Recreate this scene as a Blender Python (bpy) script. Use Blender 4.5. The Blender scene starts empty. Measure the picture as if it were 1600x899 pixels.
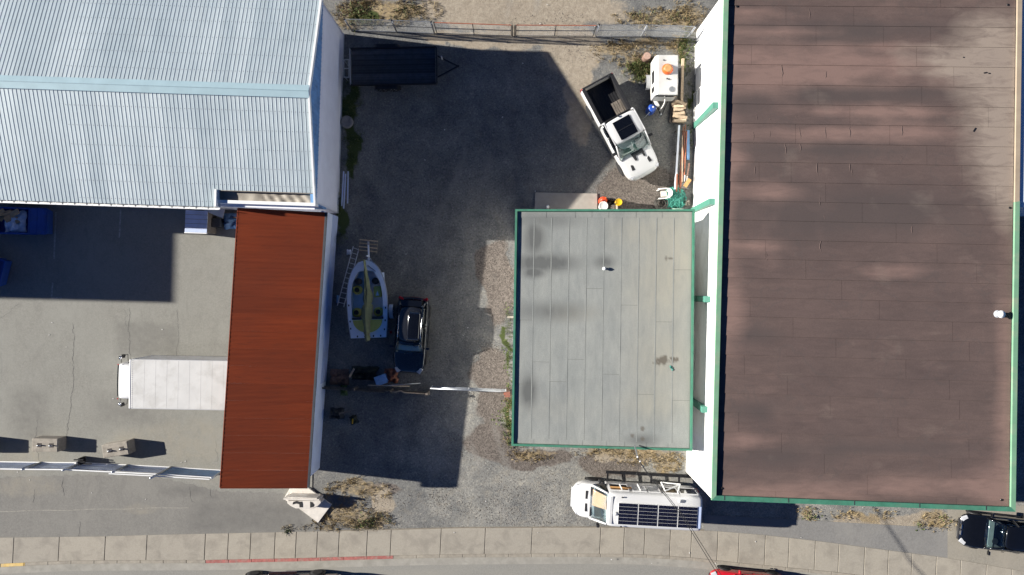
import bpy, math, random
from mathutils import Vector, Matrix, noise as mn
R = math.radians
scene = bpy.context.scene
C = scene.collection
rnd = random.Random(7)

# ------------------------------------------------------------------ camera, sky, sun, exposure
H, F = 40.0, 1080.0                     # drone height (m) and focal length in photo pixels
cam_d = bpy.data.cameras.new('camera')
cam_d.sensor_width = 36.0
cam_d.lens = 36.0 * F / 1600.0
cam_d.clip_end = 600.0
cam = bpy.data.objects.new('camera', cam_d)
cam.location = (0, 0, H)                # looking straight down, image up = +Y
C.objects.link(cam)
scene.camera = cam

SHX, SHY = 2.37, -0.28                  # shadow offset per metre of height
SUN_EL = math.atan2(1.0, math.hypot(SHX, SHY))
SUN_LON = math.atan2(-SHY, -SHX)
world = bpy.data.worlds.new('World')
scene.world = world
world.use_nodes = True
wn = world.node_tree
wn.nodes.clear()
sky = wn.nodes.new('ShaderNodeTexSky')
sky.sky_type = 'NISHITA'
sky.sun_disc = False
sky.sun_elevation = SUN_EL
sky.sun_rotation = math.pi / 2 - SUN_LON
sky.air_density = 0.4
sky.dust_density = 0.0
sky.ozone_density = 9.0
bg = wn.nodes.new('ShaderNodeBackground')
bg.inputs['Strength'].default_value = 0.05
wo = wn.nodes.new('ShaderNodeOutputWorld')
wn.links.new(sky.outputs[0], bg.inputs[0])
wn.links.new(bg.outputs[0], wo.inputs[0])
sun_d = bpy.data.lights.new('sun', 'SUN')
sun_d.energy = 5.0
sun_d.angle = R(0.6)
sun_d.color = (1.0, 0.95, 0.87)
sun = bpy.data.objects.new('sun', sun_d)
sun.rotation_euler = Vector((SHX, SHY, -1.0)).to_track_quat('-Z', 'Y').to_euler()
sun.location = (-40, 5, 30)
C.objects.link(sun)
scene.view_settings.view_transform = 'Standard'
scene.view_settings.look = 'None'
scene.view_settings.gamma = 1.0
scene.view_settings.exposure = 1.15
scene.render.engine = 'CYCLES'
scene.cycles.max_bounces = 6
scene.cycles.transparent_max_bounces = 12

# ------------------------------------------------------------------ helpers
def P(px, py, z=0.0):
    "photo pixel + height -> point in the place (metres)"
    k = (H - z) / F
    return Vector(((px - 800.0) * k, (449.5 - py) * k, z))

class MB:
    def __init__(s):
        s.v, s.f, s.m, s.tf = [], [], [], None
    def add(s, vs, fs, m=0):
        b = len(s.v)
        for p in vs:
            p = Vector(p)
            s.v.append(s.tf @ p if s.tf else p)
        for f in fs:
            s.f.append([b + i for i in f]); s.m.append(m)
        return s
    def poly(s, pts, m=0):
        return s.add(pts, [list(range(len(pts)))], m)
    def box(s, c, d, rz=0.0, m=0, rx=0.0, ry=0.0):
        M = Matrix.Translation(Vector(c)) @ Matrix.Rotation(rz, 4, 'Z') @ Matrix.Rotation(ry, 4, 'Y') @ Matrix.Rotation(rx, 4, 'X')
        x, y, z = d[0]/2, d[1]/2, d[2]/2
        vs = [M @ Vector(p) for p in ((-x,-y,-z),(x,-y,-z),(x,y,-z),(-x,y,-z),(-x,-y,z),(x,-y,z),(x,y,z),(-x,y,z))]
        return s.add(vs, [(3,2,1,0),(4,5,6,7),(0,1,5,4),(1,2,6,5),(2,3,7,6),(3,0,4,7)], m)
    def b2(s, x0, x1, y0, y1, z0, z1, m=0):
        return s.box(((x0+x1)/2,(y0+y1)/2,(z0+z1)/2), (abs(x1-x0),abs(y1-y0),abs(z1-z0)), m=m)
    def bar(s, a, b, w, h=None, m=0):
        a, b = Vector(a), Vector(b); d = b - a; L = d.length
        h = w if h is None else h
        q = d.to_track_quat('X', 'Z').to_matrix().to_4x4()
        M = Matrix.Translation((a + b)/2) @ q
        x, y, z = L/2, w/2, h/2
        vs = [M @ Vector(p) for p in ((-x,-y,-z),(x,-y,-z),(x,y,-z),(-x,y,-z),(-x,-y,z),(x,-y,z),(x,y,z),(-x,y,z))]
        return s.add(vs, [(3,2,1,0),(4,5,6,7),(0,1,5,4),(1,2,6,5),(2,3,7,6),(3,0,4,7)], m)
    def prism(s, poly, z0, z1, m=0):
        "poly: ccw list of (x,y); z0/z1 numbers or lists"
        n = len(poly)
        zb = z0 if isinstance(z0, (list, tuple)) else [z0]*n
        zt = z1 if isinstance(z1, (list, tuple)) else [z1]*n
        a = sum(poly[i][0]*poly[(i+1)%n][1]-poly[(i+1)%n][0]*poly[i][1] for i in range(n))
        if a < 0:
            poly = poly[::-1]; zb = zb[::-1]; zt = zt[::-1]
        vs = [(p[0],p[1],zb[i]) for i,p in enumerate(poly)] + [(p[0],p[1],zt[i]) for i,p in enumerate(poly)]
        fs = [list(range(n-1,-1,-1)), list(range(n,2*n))] + [(i,(i+1)%n,n+(i+1)%n,n+i) for i in range(n)]
        return s.add(vs, fs, m)
    def tube(s, pts, r, n=6, m=0, caps=True):
        pts = [Vector(p) for p in pts]
        rs = r if isinstance(r, (list, tuple)) else [r]*len(pts)
        vs, fs = [], []
        up = None
        for i, p in enumerate(pts):
            d = (pts[min(i+1,len(pts)-1)] - pts[max(i-1,0)]).normalized()
            if up is None:
                up = Vector((0,0,1)) if abs(d.z) < .9 else Vector((1,0,0))
            a = d.cross(up).normalized(); b = a.cross(d).normalized(); up = b
            for k in range(n):
                t = 2*math.pi*k/n
                vs.append(p + (a*math.cos(t) + b*math.sin(t))*rs[i])
        for i in range(len(pts)-1):
            for k in range(n):
                fs.append((i*n+k, i*n+(k+1)%n, (i+1)*n+(k+1)%n, (i+1)*n+k))
        if caps:
            fs.append(list(range(n))[::-1]); fs.append([(len(pts)-1)*n+k for k in range(n)])
        return s.add(vs, [f[::-1] for f in fs], m)
    def lathe(s, prof, n=20, c=(0,0,0), axis='Z', m=0):
        "prof: list of (r, h) from bottom to top"
        vs, fs = [], []
        for (r, h) in prof:
            for k in range(n):
                t = 2*math.pi*k/n
                x, y = r*math.cos(t), r*math.sin(t)
                if axis == 'Z': p = (x, y, h)
                elif axis == 'Y': p = (y, h, x)
                else: p = (h, x, y)
                vs.append((p[0]+c[0], p[1]+c[1], p[2]+c[2]))
        for i in range(len(prof)-1):
            for k in range(n):
                fs.append((i*n+k, i*n+(k+1)%n, (i+1)*n+(k+1)%n, (i+1)*n+k))
        if prof[0][0] > 1e-4: fs.append([k for k in range(n)][::-1])
        if prof[-1][0] > 1e-4: fs.append([(len(prof)-1)*n+k for k in range(n)])
        return s.add(vs, fs, m)
    def grid(s, fn, nu, nv, m=0):
        vs = [fn(i/nu, j/nv) for j in range(nv+1) for i in range(nu+1)]
        w = nu+1
        fs = [(j*w+i, j*w+i+1, (j+1)*w+i+1, (j+1)*w+i) for j in range(nv) for i in range(nu)]
        return s.add(vs, fs, m)
    def loft(s, rings, m=0, caps=True, closed=True):
        n = len(rings[0]); vs = [p for r in rings for p in r]; fs = []
        for i in range(len(rings)-1):
            for k in range(n if closed else n-1):
                fs.append((i*n+k, i*n+(k+1)%n, (i+1)*n+(k+1)%n, (i+1)*n+k))
        if caps:
            fs.append(list(range(n))[::-1]); fs.append([(len(rings)-1)*n+k for k in range(n)])
        return s.add(vs, fs, m)
    def mesh(s, name, mats, smooth=False):
        me = bpy.data.meshes.new(name)
        me.from_pydata([tuple(p) for p in s.v], [], s.f)
        for mt in (mats if isinstance(mats, (list, tuple)) else [mats]):
            me.materials.append(mt)
        if len(s.m) and max(s.m) > 0:
            me.polygons.foreach_set('material_index', s.m)
        if smooth:
            me.polygons.foreach_set('use_smooth', [True]*len(me.polygons))
        me.update()
        return me
    def build(s, name, mats, parent=None, smooth=False, bevel=0.0, subsurf=0, world=False, solid=0.0):
        return link(name, s.mesh(name, mats, smooth), parent, bevel, subsurf, world, solid)

def link(name, me, parent=None, bevel=0.0, subsurf=0, world=False, solid=0.0):
    o = bpy.data.objects.new(name, me)
    C.objects.link(o)
    if parent is not None:
        o.parent = parent
        if world:                       # mesh is in place coordinates
            top = parent
            M = Matrix.Identity(4)
            while top is not None:
                M = top.matrix_basis.to_4x4() @ M if top.parent is None else (top.matrix_parent_inverse @ top.matrix_basis) @ M
                top = top.parent
            o.matrix_parent_inverse = M.inverted()
    if solid:
        md = o.modifiers.new('thick', 'SOLIDIFY'); md.thickness = solid; md.offset = -1
    if bevel:
        md = o.modifiers.new('bevel', 'BEVEL'); md.width = bevel; md.segments = 2; md.limit_method = 'ANGLE'
    if subsurf:
        md = o.modifiers.new('smooth', 'SUBSURF'); md.levels = subsurf; md.render_levels = subsurf
    return o

def thing(name, label, cat, loc=(0,0,0), rz=0.0, group=None):
    o = bpy.data.objects.new(name, None)
    o.empty_display_size = 0.3
    C.objects.link(o)
    o.location = loc; o.rotation_euler = (0, 0, rz)
    o['label'] = label; o['category'] = cat
    if group: o['group'] = group
    return o
def tag(o, label, cat, group=None):
    o['label'] = label; o['category'] = cat
    if group: o['group'] = group
    return o
def struct(o, kind='structure'):
    o['kind'] = kind
    return o
def copy_tree(o, parent=None):
    c = o.copy(); C.objects.link(c); c.parent = parent
    for ch in [x for x in bpy.data.objects if x.parent == o]:
        copy_tree(ch, c)
    return c

# ------------------------------------------------------------------ materials
MATS = {}
def nmat(name):
    m = bpy.data.materials.new(name); m.use_nodes = True
    nt = m.node_tree; b = nt.nodes['Principled BSDF']
    MATS[name] = m
    return m, nt, b
def N(nt, t, **kw):
    n = nt.nodes.new(t)
    for k, v in kw.items():
        if k.startswith('i_'):
            n.inputs[k[2:].replace('_', ' ')].default_value = v
        else:
            setattr(n, k, v)
    return n
def mixc(nt, fac, a, b, blend='MIX'):
    n = nt.nodes.new('ShaderNodeMix'); n.data_type = 'RGBA'; n.blend_type = blend
    for sock, val in ((n.inputs[0], fac), (n.inputs[6], a), (n.inputs[7], b)):
        if isinstance(val, bpy.types.NodeSocket): nt.links.new(val, sock)
        elif isinstance(val, (int, float)): sock.default_value = val
        else: sock.default_value = (*val[:3], 1)
    return n.outputs[2]
def mth(nt, op, a, b=None, clamp=False):
    n = nt.nodes.new('ShaderNodeMath'); n.operation = op; n.use_clamp = clamp
    for sock, val in ((n.inputs[0], a), (n.inputs[1], b)):
        if val is None: continue
        if isinstance(val, bpy.types.NodeSocket): nt.links.new(val, sock)
        else: sock.default_value = val
    return n.outputs[0]
def noise(nt, scale, detail=4, rough=.55, dist=0.0, stretch=None, world=True, off=0.0):
    if world:
        g = nt.nodes.new('ShaderNodeNewGeometry'); src = g.outputs['Position']
    else:
        g = nt.nodes.new('ShaderNodeTexCoord'); src = g.outputs['Object']
    mp = nt.nodes.new('ShaderNodeMapping')
    mp.inputs['Location'].default_value = (off, off*.7, off*.3)
    if stretch: mp.inputs['Scale'].default_value = stretch
    nt.links.new(src, mp.inputs[0])
    n = nt.nodes.new('ShaderNodeTexNoise')
    n.inputs['Scale'].default_value = scale; n.inputs['Detail'].default_value = detail
    n.inputs['Roughness'].default_value = rough; n.inputs['Distortion'].default_value = dist
    nt.links.new(mp.outputs[0], n.inputs['Vector'])
    return n.outputs[0]
def remap(nt, s, a, b, c=0.0, d=1.0):
    n = nt.nodes.new('ShaderNodeMapRange'); n.clamp = True
    nt.links.new(s, n.inputs[0])
    for i, v in enumerate((a, b, c, d)): n.inputs[i+1].default_value = v
    return n.outputs[0]
def attr(nt, name):
    a = nt.nodes.new('ShaderNodeAttribute'); a.attribute_name = name
    return a.outputs['Fac']
def bump(nt, b, h, strength=.3, dist=.02):
    n = nt.nodes.new('ShaderNodeBump'); n.inputs['Strength'].default_value = strength
    n.inputs['Distance'].default_value = dist
    nt.links.new(h, n.inputs['Height']); nt.links.new(n.outputs[0], b.inputs['Normal'])
def scl(c, k): return tuple(min(1, x*k) for x in c[:3])
def pm(name, col, rough=.6, metal=0.0, var=.12, scale=3.0, bmp=0.0, bscale=40., spec=.5, dirt=None, dscale=1.2, coat=0.0, world=False, rand=0.0):
    "plain painted / natural surface with noise variation and optional dirt patches"
    m, nt, b = nmat(name)
    n = noise(nt, scale, 5, .6, world=world)
    c = mixc(nt, remap(nt, n, .3, .7), scl(col, 1-var), scl(col, 1+var))
    if dirt:
        d = noise(nt, dscale, 6, .65, .4, world=world, off=11)
        c = mixc(nt, remap(nt, d, .48, .72, 0, .75), c, dirt)
    if rand:
        oi = nt.nodes.new('ShaderNodeObjectInfo')
        c = mixc(nt, 1.0, c, mixc(nt, oi.outputs['Random'], (1-rand,)*3, (1+rand*.3,)*3), 'MULTIPLY')
    nt.links.new(c, b.inputs['Base Color'])
    b.inputs['Roughness'].default_value = rough; b.inputs['Metallic'].default_value = metal
    b.inputs['Specular IOR Level'].default_value = spec
    b.inputs['Coat Weight'].default_value = coat
    b.inputs['Coat Roughness'].default_value = .05
    if bmp:
        bump(nt, b, noise(nt, bscale, 4, .6, world=world), bmp, .02)
    return m

def glass_mat(name, tint, gloss=.25):
    m = bpy.data.materials.new(name); m.use_nodes = True
    nt = m.node_tree; nt.nodes.clear()
    o = nt.nodes.new('ShaderNodeOutputMaterial'); mx = nt.nodes.new('ShaderNodeMixShader')
    t = nt.nodes.new('ShaderNodeBsdfTransparent'); t.inputs[0].default_value = (*tint, 1)
    g = nt.nodes.new('ShaderNodeBsdfGlossy'); g.inputs['Roughness'].default_value = .03
    g.inputs[0].default_value = (.9,.95,1,1)
    lw = nt.nodes.new('ShaderNodeLayerWeight'); lw.inputs[0].default_value = gloss
    fc = nt.nodes.new('ShaderNodeMapRange'); fc.inputs[3].default_value = .05; fc.inputs[4].default_value = .55
    nt.links.new(mth(nt, 'POWER', lw.outputs['Facing'], 2.5), fc.inputs[0]); nt.links.new(fc.outputs[0], mx.inputs[0])
    nt.links.new(t.outputs[0], mx.inputs[1]); nt.links.new(g.outputs[0], mx.inputs[2])
    nt.links.new(mx.outputs[0], o.inputs[0])
    MATS[name] = m
    return m

M = MATS
pm('white_wall', (.82,.82,.80), .7, var=.04, scale=1.5, dirt=(.6,.59,.55), dscale=.6, world=True)
pm('shade_white_wall', (.78,.78,.82), .75, var=.04, scale=1.2, dirt=(.70,.70,.74), dscale=.7, world=True, bmp=.15, bscale=9)
pm('dado_paint', (.46,.54,.74), .7, var=.06, scale=1.5, dirt=(.3,.33,.4), dscale=.8, world=True)
pm('blue_cladding', (.16,.32,.56), .55, var=.1, scale=1.5, dirt=(.08,.13,.22), dscale=.9, world=True)
pm('white_trim', (.8,.8,.78), .5, var=.05)
pm('green_trim', (.055,.200,.130), .55, var=.2, scale=2.5, dirt=(.10,.20,.14), world=True)
pm('green_column', (.075,.235,.175), .5, var=.06, scale=1.5)
pm('pale_green_trim', (.17,.33,.21), .5, var=.1, scale=1.2, dirt=(.3,.33,.24), world=True)
pm('cream_trim', (.36,.29,.21), .6, var=.1, scale=2, world=True)
pm('bitumen', (.05,.042,.04), .9, var=.2)
pm('dark_void', (.02,.02,.022), .9)
pm('galvanised', (.42,.44,.46), .4, .75, var=.15, scale=8)
pm('galv_light', (.62,.64,.66), .45, .25, var=.1, scale=6)
pm('steel_dark', (.06,.065,.075), .5, .4, var=.2)
pm('rust_rail', (.36,.11,.06), .7, .1, var=.25, scale=5)
pm('black_plastic', (.015,.015,.017), .55, var=.2)
pm('black_metal', (.018,.018,.02), .4, .3, var=.2)
pm('rubber', (.018,.018,.019), .85, var=.3, bmp=.2, bscale=60)
pm('old_rubber', (.055,.055,.055), .9, var=.3, bmp=.2, bscale=60)
pm('alloy', (.55,.56,.57), .3, .8, var=.1)
pm('white_paint', (.60,.60,.595), .28, var=.015, scale=1.2, coat=.6)
pm('white_panel', (.56,.555,.535), .45, var=.06, scale=1.2, dirt=(.42,.41,.38), dscale=1.3)
pm('grey_panel', (.40,.41,.42), .5, var=.06)
pm('black_paint', (.004,.0045,.006), .12, coat=1.0, var=.1)
pm('navy_paint', (.006,.011,.02), .14, coat=1.0, var=.1)
pm('red_paint', (.45,.012,.02), .16, coat=.9, var=.05)
pm('maroon_paint', (.07,.022,.02), .2, coat=.9, var=.05)
pm('tail_red', (.4,.01,.01), .2, coat=.6)
pm('lamp_lens', (.42,.43,.45), .12, coat=.8)
pm('chrome', (.7,.7,.7), .15, 1.0, var=.02)
pm('seat_grey', (.09,.09,.095), .8, var=.2)
pm('seat_tan', (.4,.27,.16), .8, var=.1)
pm('sunshade', (.85,.46,.28), .7, var=.05)
pm('lumber', (.55,.42,.29), .8, var=.22, scale=9, rand=.3)
pm('old_lumber', (.17,.145,.12), .9, var=.3, scale=7, rand=.3)
pm('brown_pipe', (.30,.10,.05), .6, var=.25, scale=6, rand=.3)
pm('weathered_red', (.20,.075,.05), .8, var=.3, scale=6)
pm('log_bark', (.20,.12,.09), .9, var=.3, scale=9)
pm('log_end', (.42,.28,.22), .85, var=.2, scale=14)
pm('concrete', (.30,.27,.225), .9, var=.2, scale=4, bmp=.3, bscale=25, dirt=(.2,.18,.15), dscale=2.2)
pm('concrete_pale', (.62,.58,.52), .85, var=.1, scale=3, bmp=.2, bscale=20, dirt=(.45,.4,.34), dscale=2)
pm('concrete_pad', (.34,.31,.27), .9, var=.12, scale=2, bmp=.2, bscale=30, world=True)
pm('blue_bin', (.012,.06,.30), .45, var=.15, scale=2, dirt=(.03,.06,.16), dscale=2.2)
pm('blue_plastic', (.02,.07,.34), .35, var=.2, scale=6)
pm('blue_tarp', (.20,.36,.62), .5, var=.2, scale=4)
pm('tarp_white', (.55,.62,.75), .6, var=.15, scale=5)
pm('cardboard', (.40,.27,.15), .85, var=.2, scale=4)
pm('orange_plastic', (.72,.12,.02), .4, var=.1, scale=6)
pm('red_plastic', (.62,.07,.025), .4, var=.15, scale=6)
pm('yellow_plastic', (.72,.42,.012), .4, var=.1, scale=6)
pm('green_rope', (.07,.34,.27), .6, var=.35, scale=11)
pm('pale_green_board', (.42,.55,.45), .6, var=.08)
pm('hose_black', (.05,.045,.038), .6, var=.4, scale=9)
pm('white_plastic', (.7,.69,.66), .4, var=.05)
pm('gel_white', (.82,.86,.92), .25, var=.04, coat=.4)
pm('boat_yellow', (.62,.55,.12), .55, var=.1)
pm('canvas_green', (.15,.165,.085), .85, var=.25, scale=3, bmp=.4, bscale=14)
pm('canvas_dark', (.03,.035,.025), .85, var=.25, scale=3)
pm('deck_black', (.05,.056,.07), .55, var=.45, scale=4, rand=.7, dirt=(.09,.09,.09), dscale=1.5)
pm('solar_cell', (.008,.009,.02), .12, var=.2, coat=.8)
pm('orange_wood', (.5,.27,.1), .8, var=.15, scale=6)
pm('leaf_green', (.07,.12,.03), .7, var=.4, scale=4)
pm('kerb_red', (.33,.11,.095), .85, var=.3, scale=6, dirt=(.29,.24,.20), dscale=4, world=True)
pm('kerb_yellow', (.6,.42,.14), .8, var=.2, scale=5, dirt=(.4,.36,.28), dscale=3, world=True)
pm('kerb_concrete', (.30,.27,.22), .9, var=.15, scale=3, dirt=(.2,.18,.15), dscale=2.5, world=True, bmp=.2)
pm('beige_tarp', (.27,.24,.20), .6, var=.2, scale=1.2, dirt=(.4,.37,.31), dscale=.7, world=True)
pm('white_roof', (.82,.82,.82), .6, var=.03)
pm('cable_black', (.02,.02,.02), .6)
pm('letter_black', (.012,.012,.012), .7)
pm('tar', (.07,.068,.066), .9, var=.2)
glass_mat('car_glass', (.80,.86,.84), .3)
glass_mat('dark_glass', (.2,.22,.24), .4)
pm('dash_grey', (.24,.26,.24), .8, var=.1)  # dashboard lightened to imitate sky reflected in the windshield
pm('tyre_grey', (.20,.19,.185), .9, var=.2, scale=8)
glass_mat('van_glass', (.82,.89,.90), .4)
pm('suv_roof', (.012,.013,.016), .24, var=.1, spec=.9, coat=.5)
pm('dim_red', (.10,.006,.006), .3, coat=.4)
# ------------------------------------------------------------------ the setting: ground, road, pavement
def interp(tab, x):
    if x <= tab[0][0]: return tab[0][1] + (x-tab[0][0])*(tab[1][1]-tab[0][1])/(tab[1][0]-tab[0][0])
    for (a, b), (c, d) in zip(tab, tab[1:]):
        if x <= c: return b + (d-b)*(x-a)/(c-a)
    (a, b), (c, d) = tab[-2], tab[-1]
    return d + (x-c)*(d-b)/(c-a)
WALK_N = [(0,840),(165,838),(230,836),(320,834),(605,828),(720,825),(935,824),(1040,826),(1122,830),(1195,836),(1275,845),(1390,860),(1475,871),(1535,881),(1600,893)]
KERB = [(0,886),(95,881.5),(165,880.5),(322,880),(470,877),(615,873),(720,871),(900,870),(1000,871),(1080,876),(1152,884),(1225,891),(1307,899),(1475,920),(1600,941)]

def fb(x, y, s, seed=0.0, octv=4):
    return mn.fractal(Vector((x*s+seed, y*s+seed*.37, seed*.71)), 1.0, 2.0, octv)
def blob(px, py, cx, cy, rx, ry, pw=2.0):
    d = (abs(px-cx)/rx)**pw + (abs(py-cy)/ry)**pw
    return max(0.0, min(1.0, 1.6*(1.0 - d)))
def rect(px, py, x0, x1, y0, y1, s=10.0):
    d = min(px-x0, x1-px, py-y0, y1-py)
    return max(0.0, min(1.0, .5 + d/(2*s)))

def attr_mesh(me, **vals):
    for k, v in vals.items():
        a = me.attributes.new(k, 'FLOAT', 'POINT'); a.data.foreach_set('value', v)

# far sheet that carries on to the horizon
m, nt, b = nmat('far_ground')
nt.links.new(mixc(nt, noise(nt, .05, 5), (.13,.12,.10), (.26,.23,.18)), b.inputs['Base Color']); b.inputs['Roughness'].default_value = .95
fg = MB().poly([(-300,-300,-.3),(300,-300,-.3),(300,300,-.3),(-300,300,-.3)]).build('ground', m)
struct(fg)

# the yard and verges: one sheet with worn asphalt, gravel, dirt and grass soil
m, nt, b = nmat('yard_ground')
fine = noise(nt, 11, 5, .8); mid = noise(nt, 5, 5, .65, off=3); big = noise(nt, .7, 5, .6, .5, off=9)
spk = nt.nodes.new('ShaderNodeTexVoronoi'); spk.inputs['Scale'].default_value = 15
g_ = nt.nodes.new('ShaderNodeNewGeometry'); nt.links.new(g_.outputs['Position'], spk.inputs['Vector'])
spc = nt.nodes.new('ShaderNodeSeparateColor'); nt.links.new(spk.outputs['Color'], spc.inputs[0])
stone = spc.outputs[0]
asp = mixc(nt, remap(nt, fine, .3, .72), (.108,.110,.112), (.235,.235,.23))
asp = mixc(nt, remap(nt, stone, .8, 1.0, 0, .4), asp, (.34,.33,.30))
asp = mixc(nt, remap(nt, stone, .0, .3, .35, 0), asp, (.045,.045,.047))
asp = mixc(nt, 1.0, asp, mixc(nt, remap(nt, big, .3, .7), (.68,.69,.70), (1.28,1.25,1.17)), 'MULTIPLY')
asp = mixc(nt, remap(nt, noise(nt, 1.7, 6, .75, .6, off=71), .5, .78, 0, .55), asp, (.21,.19,.155))
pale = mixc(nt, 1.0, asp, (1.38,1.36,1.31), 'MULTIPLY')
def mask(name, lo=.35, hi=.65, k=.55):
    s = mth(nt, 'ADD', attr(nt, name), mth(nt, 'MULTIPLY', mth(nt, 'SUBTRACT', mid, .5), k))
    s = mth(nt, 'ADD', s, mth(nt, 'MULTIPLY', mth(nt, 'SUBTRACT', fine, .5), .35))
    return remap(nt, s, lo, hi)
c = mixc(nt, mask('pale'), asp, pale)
grv = mixc(nt, stone, (.080,.068,.060), (.215,.187,.163))
grv = mixc(nt, remap(nt, fine, .35, .75, 0, .6), grv, (.125,.105,.092))
c = mixc(nt, mask('gravel'), c, grv)
drt = mixc(nt, remap(nt, mid, .3, .7), (.27,.225,.17), (.44,.385,.30))
drt = mixc(nt, remap(nt, fine, .3, .7, 0, .55), drt, (.2,.17,.14))
c = mixc(nt, mask('dirt'), c, drt)
gss = mixc(nt, remap(nt, mid, .35, .65), (.19,.14,.085), (.40,.31,.185))
gss = mixc(nt, remap(nt, fine, .45, .75, 0, .8), gss, (.10,.09,.035))
c = mixc(nt, mask('grass', .55, 1.15, .9), c, gss)
c = mixc(nt, mth(nt, 'MULTIPLY', mask('track', .25, 1.0, .8), .5), c, mixc(nt, fine, (.19,.18,.165), (.33,.315,.285)))
oil = noise(nt, .55, 5, .65, 1.0, off=31)
c = mixc(nt, remap(nt, oil, .62, .74, 0, .5), c, (.07,.068,.066))
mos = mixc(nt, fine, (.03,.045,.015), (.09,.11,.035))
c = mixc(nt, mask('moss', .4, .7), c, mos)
nt.links.new(c, b.inputs['Base Color'])
b.inputs['Roughness'].default_value = .95; b.inputs['Specular IOR Level'].default_value = .2
hgt = mth(nt, 'ADD', stone, mth(nt, 'MULTIPLY', fine, 1.3))
bump(nt, b, hgt, .35, .03)

GRASS = [(610,15,85,26),(560,22,40,26),(1030,28,75,16),(1075,25,30,25),(960,80,36,16),(1000,70,62,10),(1060,70,18,20),(1000,105,36,24),
         (548,30,30,15),(830,712,42,10),(1000,712,75,13),(1045,722,26,16),(930,706,40,7),(560,768,55,17),(540,808,52,22),(590,815,24,16),(480,826,50,6),
         (1262,803,17,11),(1350,806,55,8),(1462,815,32,13),(793,655,8,50),(560,752,30,5)]
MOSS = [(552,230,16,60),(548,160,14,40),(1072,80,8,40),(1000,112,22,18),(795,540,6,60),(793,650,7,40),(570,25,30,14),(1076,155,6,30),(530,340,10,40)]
GRAVEL = [(775,440,32,80),(770,600,34,75),(770,690,60,34),(1000,290,80,52),(840,720,60,18),(950,725,70,22),(600,765,40,18)]
DIRT = [(750,12,130,40),(860,15,130,40),(800,60,160,18),(700,68,60,8),(900,85,60,40),(905,150,30,90),(600,780,30,30),(1390,815,110,14),(980,715,60,14)]
gx0, gx1, gy1 = -36.0, 36.0, 19.0
step = .25
nx = int((gx1-gx0)/step); ny = 150
gb = MB(); AT = {k: [] for k in ('pale','gravel','dirt','grass','moss','track')}
TRK = [(60,800),(250,740),(400,690),(520,690),(610,728),(700,755),(780,800),(860,850)]
for j in range(ny+1):
    for i in range(nx+1):
        x = gx0 + i*step
        px = 800 + x*27
        ys = (449.5 - interp(WALK_N, px))/27 - .10          # southern edge = just under the pavement
        y = gy1 + (ys-gy1)*j/ny
        py = 449.5 - y*27
        gb.v.append(Vector((x, y, .018*fb(x, y, .35, 3.0) if abs(y) < 17 else 0)))
        w = fb(x, y, .45, 5.0)*.5
        jx, jy = px + 16*fb(x, y, .5, 21), py + 12*fb(x, y, .5, 33)
        def best(L, k=.5):
            return max([blob(jx, jy, *q) for q in L]) + w*k
        AT['grass'].append(best(GRASS, .35)); AT['moss'].append(best(MOSS, .3)*.9)
        AT['gravel'].append(best(GRAVEL)); AT['dirt'].append(max(best(DIRT), 1.0 if (py < 30 and 690 < px < 950) else 0))
        tr = 0.0
        for off_ in (-22, 22):
            d_ = abs(px - (interp(TRK, py) + off_ + 5*math.sin(py*.03)))
            tr = max(tr, max(0, 1-d_/11.0))
        AT['track'].append(tr*(.6 + .8*fb(x, y, .4, 61)))
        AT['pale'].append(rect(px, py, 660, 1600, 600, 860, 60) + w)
wd = nx+1
for j in range(ny):
    for i in range(nx):
        gb.f.append([j*wd+i, (j+1)*wd+i, (j+1)*wd+i+1, j*wd+i+1]); gb.m.append(0)
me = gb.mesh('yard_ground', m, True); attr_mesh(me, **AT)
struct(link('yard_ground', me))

# concrete-grey car park of the left lot, and the patched asphalt apron in front of it
def lot_mat(name, col, dark, light):
    m, nt, b = nmat(name)
    f = noise(nt, 12, 6, .85); bg_ = noise(nt, .35, 6, .6, .6, off=4); st = noise(nt, 1.6, 6, .7, 1.2, (1,.5,1), off=17)
    c = mixc(nt, remap(nt, f, .3, .7), scl(col, .74), scl(col, 1.24))
    c = mixc(nt, remap(nt, bg_, .42, .72, 0, .7), c, light)
    c = mixc(nt, remap(nt, st, .52, .75, 0, .55), c, dark)
    c = mixc(nt, mth(nt, 'MULTIPLY', attr(nt, 'wet'), remap(nt, noise(nt, 2, 6, .7), .25, .7, .15, .85)), c, scl(dark, .95))
    c = mixc(nt, mth(nt, 'MULTIPLY', attr(nt, 'warm'), remap(nt, noise(nt, 1.3, 6, .7, .5), .3, .75, 0, .6)), c, (.30,.27,.21))
    nt.links.new(c, b.inputs['Base Color']); b.inputs['Roughness'].default_value = .92
    b.inputs['Specular IOR Level'].default_value = .25
    bump(nt, b, f, .35, .012)
    return m
lotm = lot_mat('lot_asphalt', (.235,.23,.205), (.17,.165,.15), (.27,.268,.24))
apm = lot_mat('apron_asphalt', (.20,.193,.175), (.145,.14,.13), (.245,.235,.21))
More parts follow.
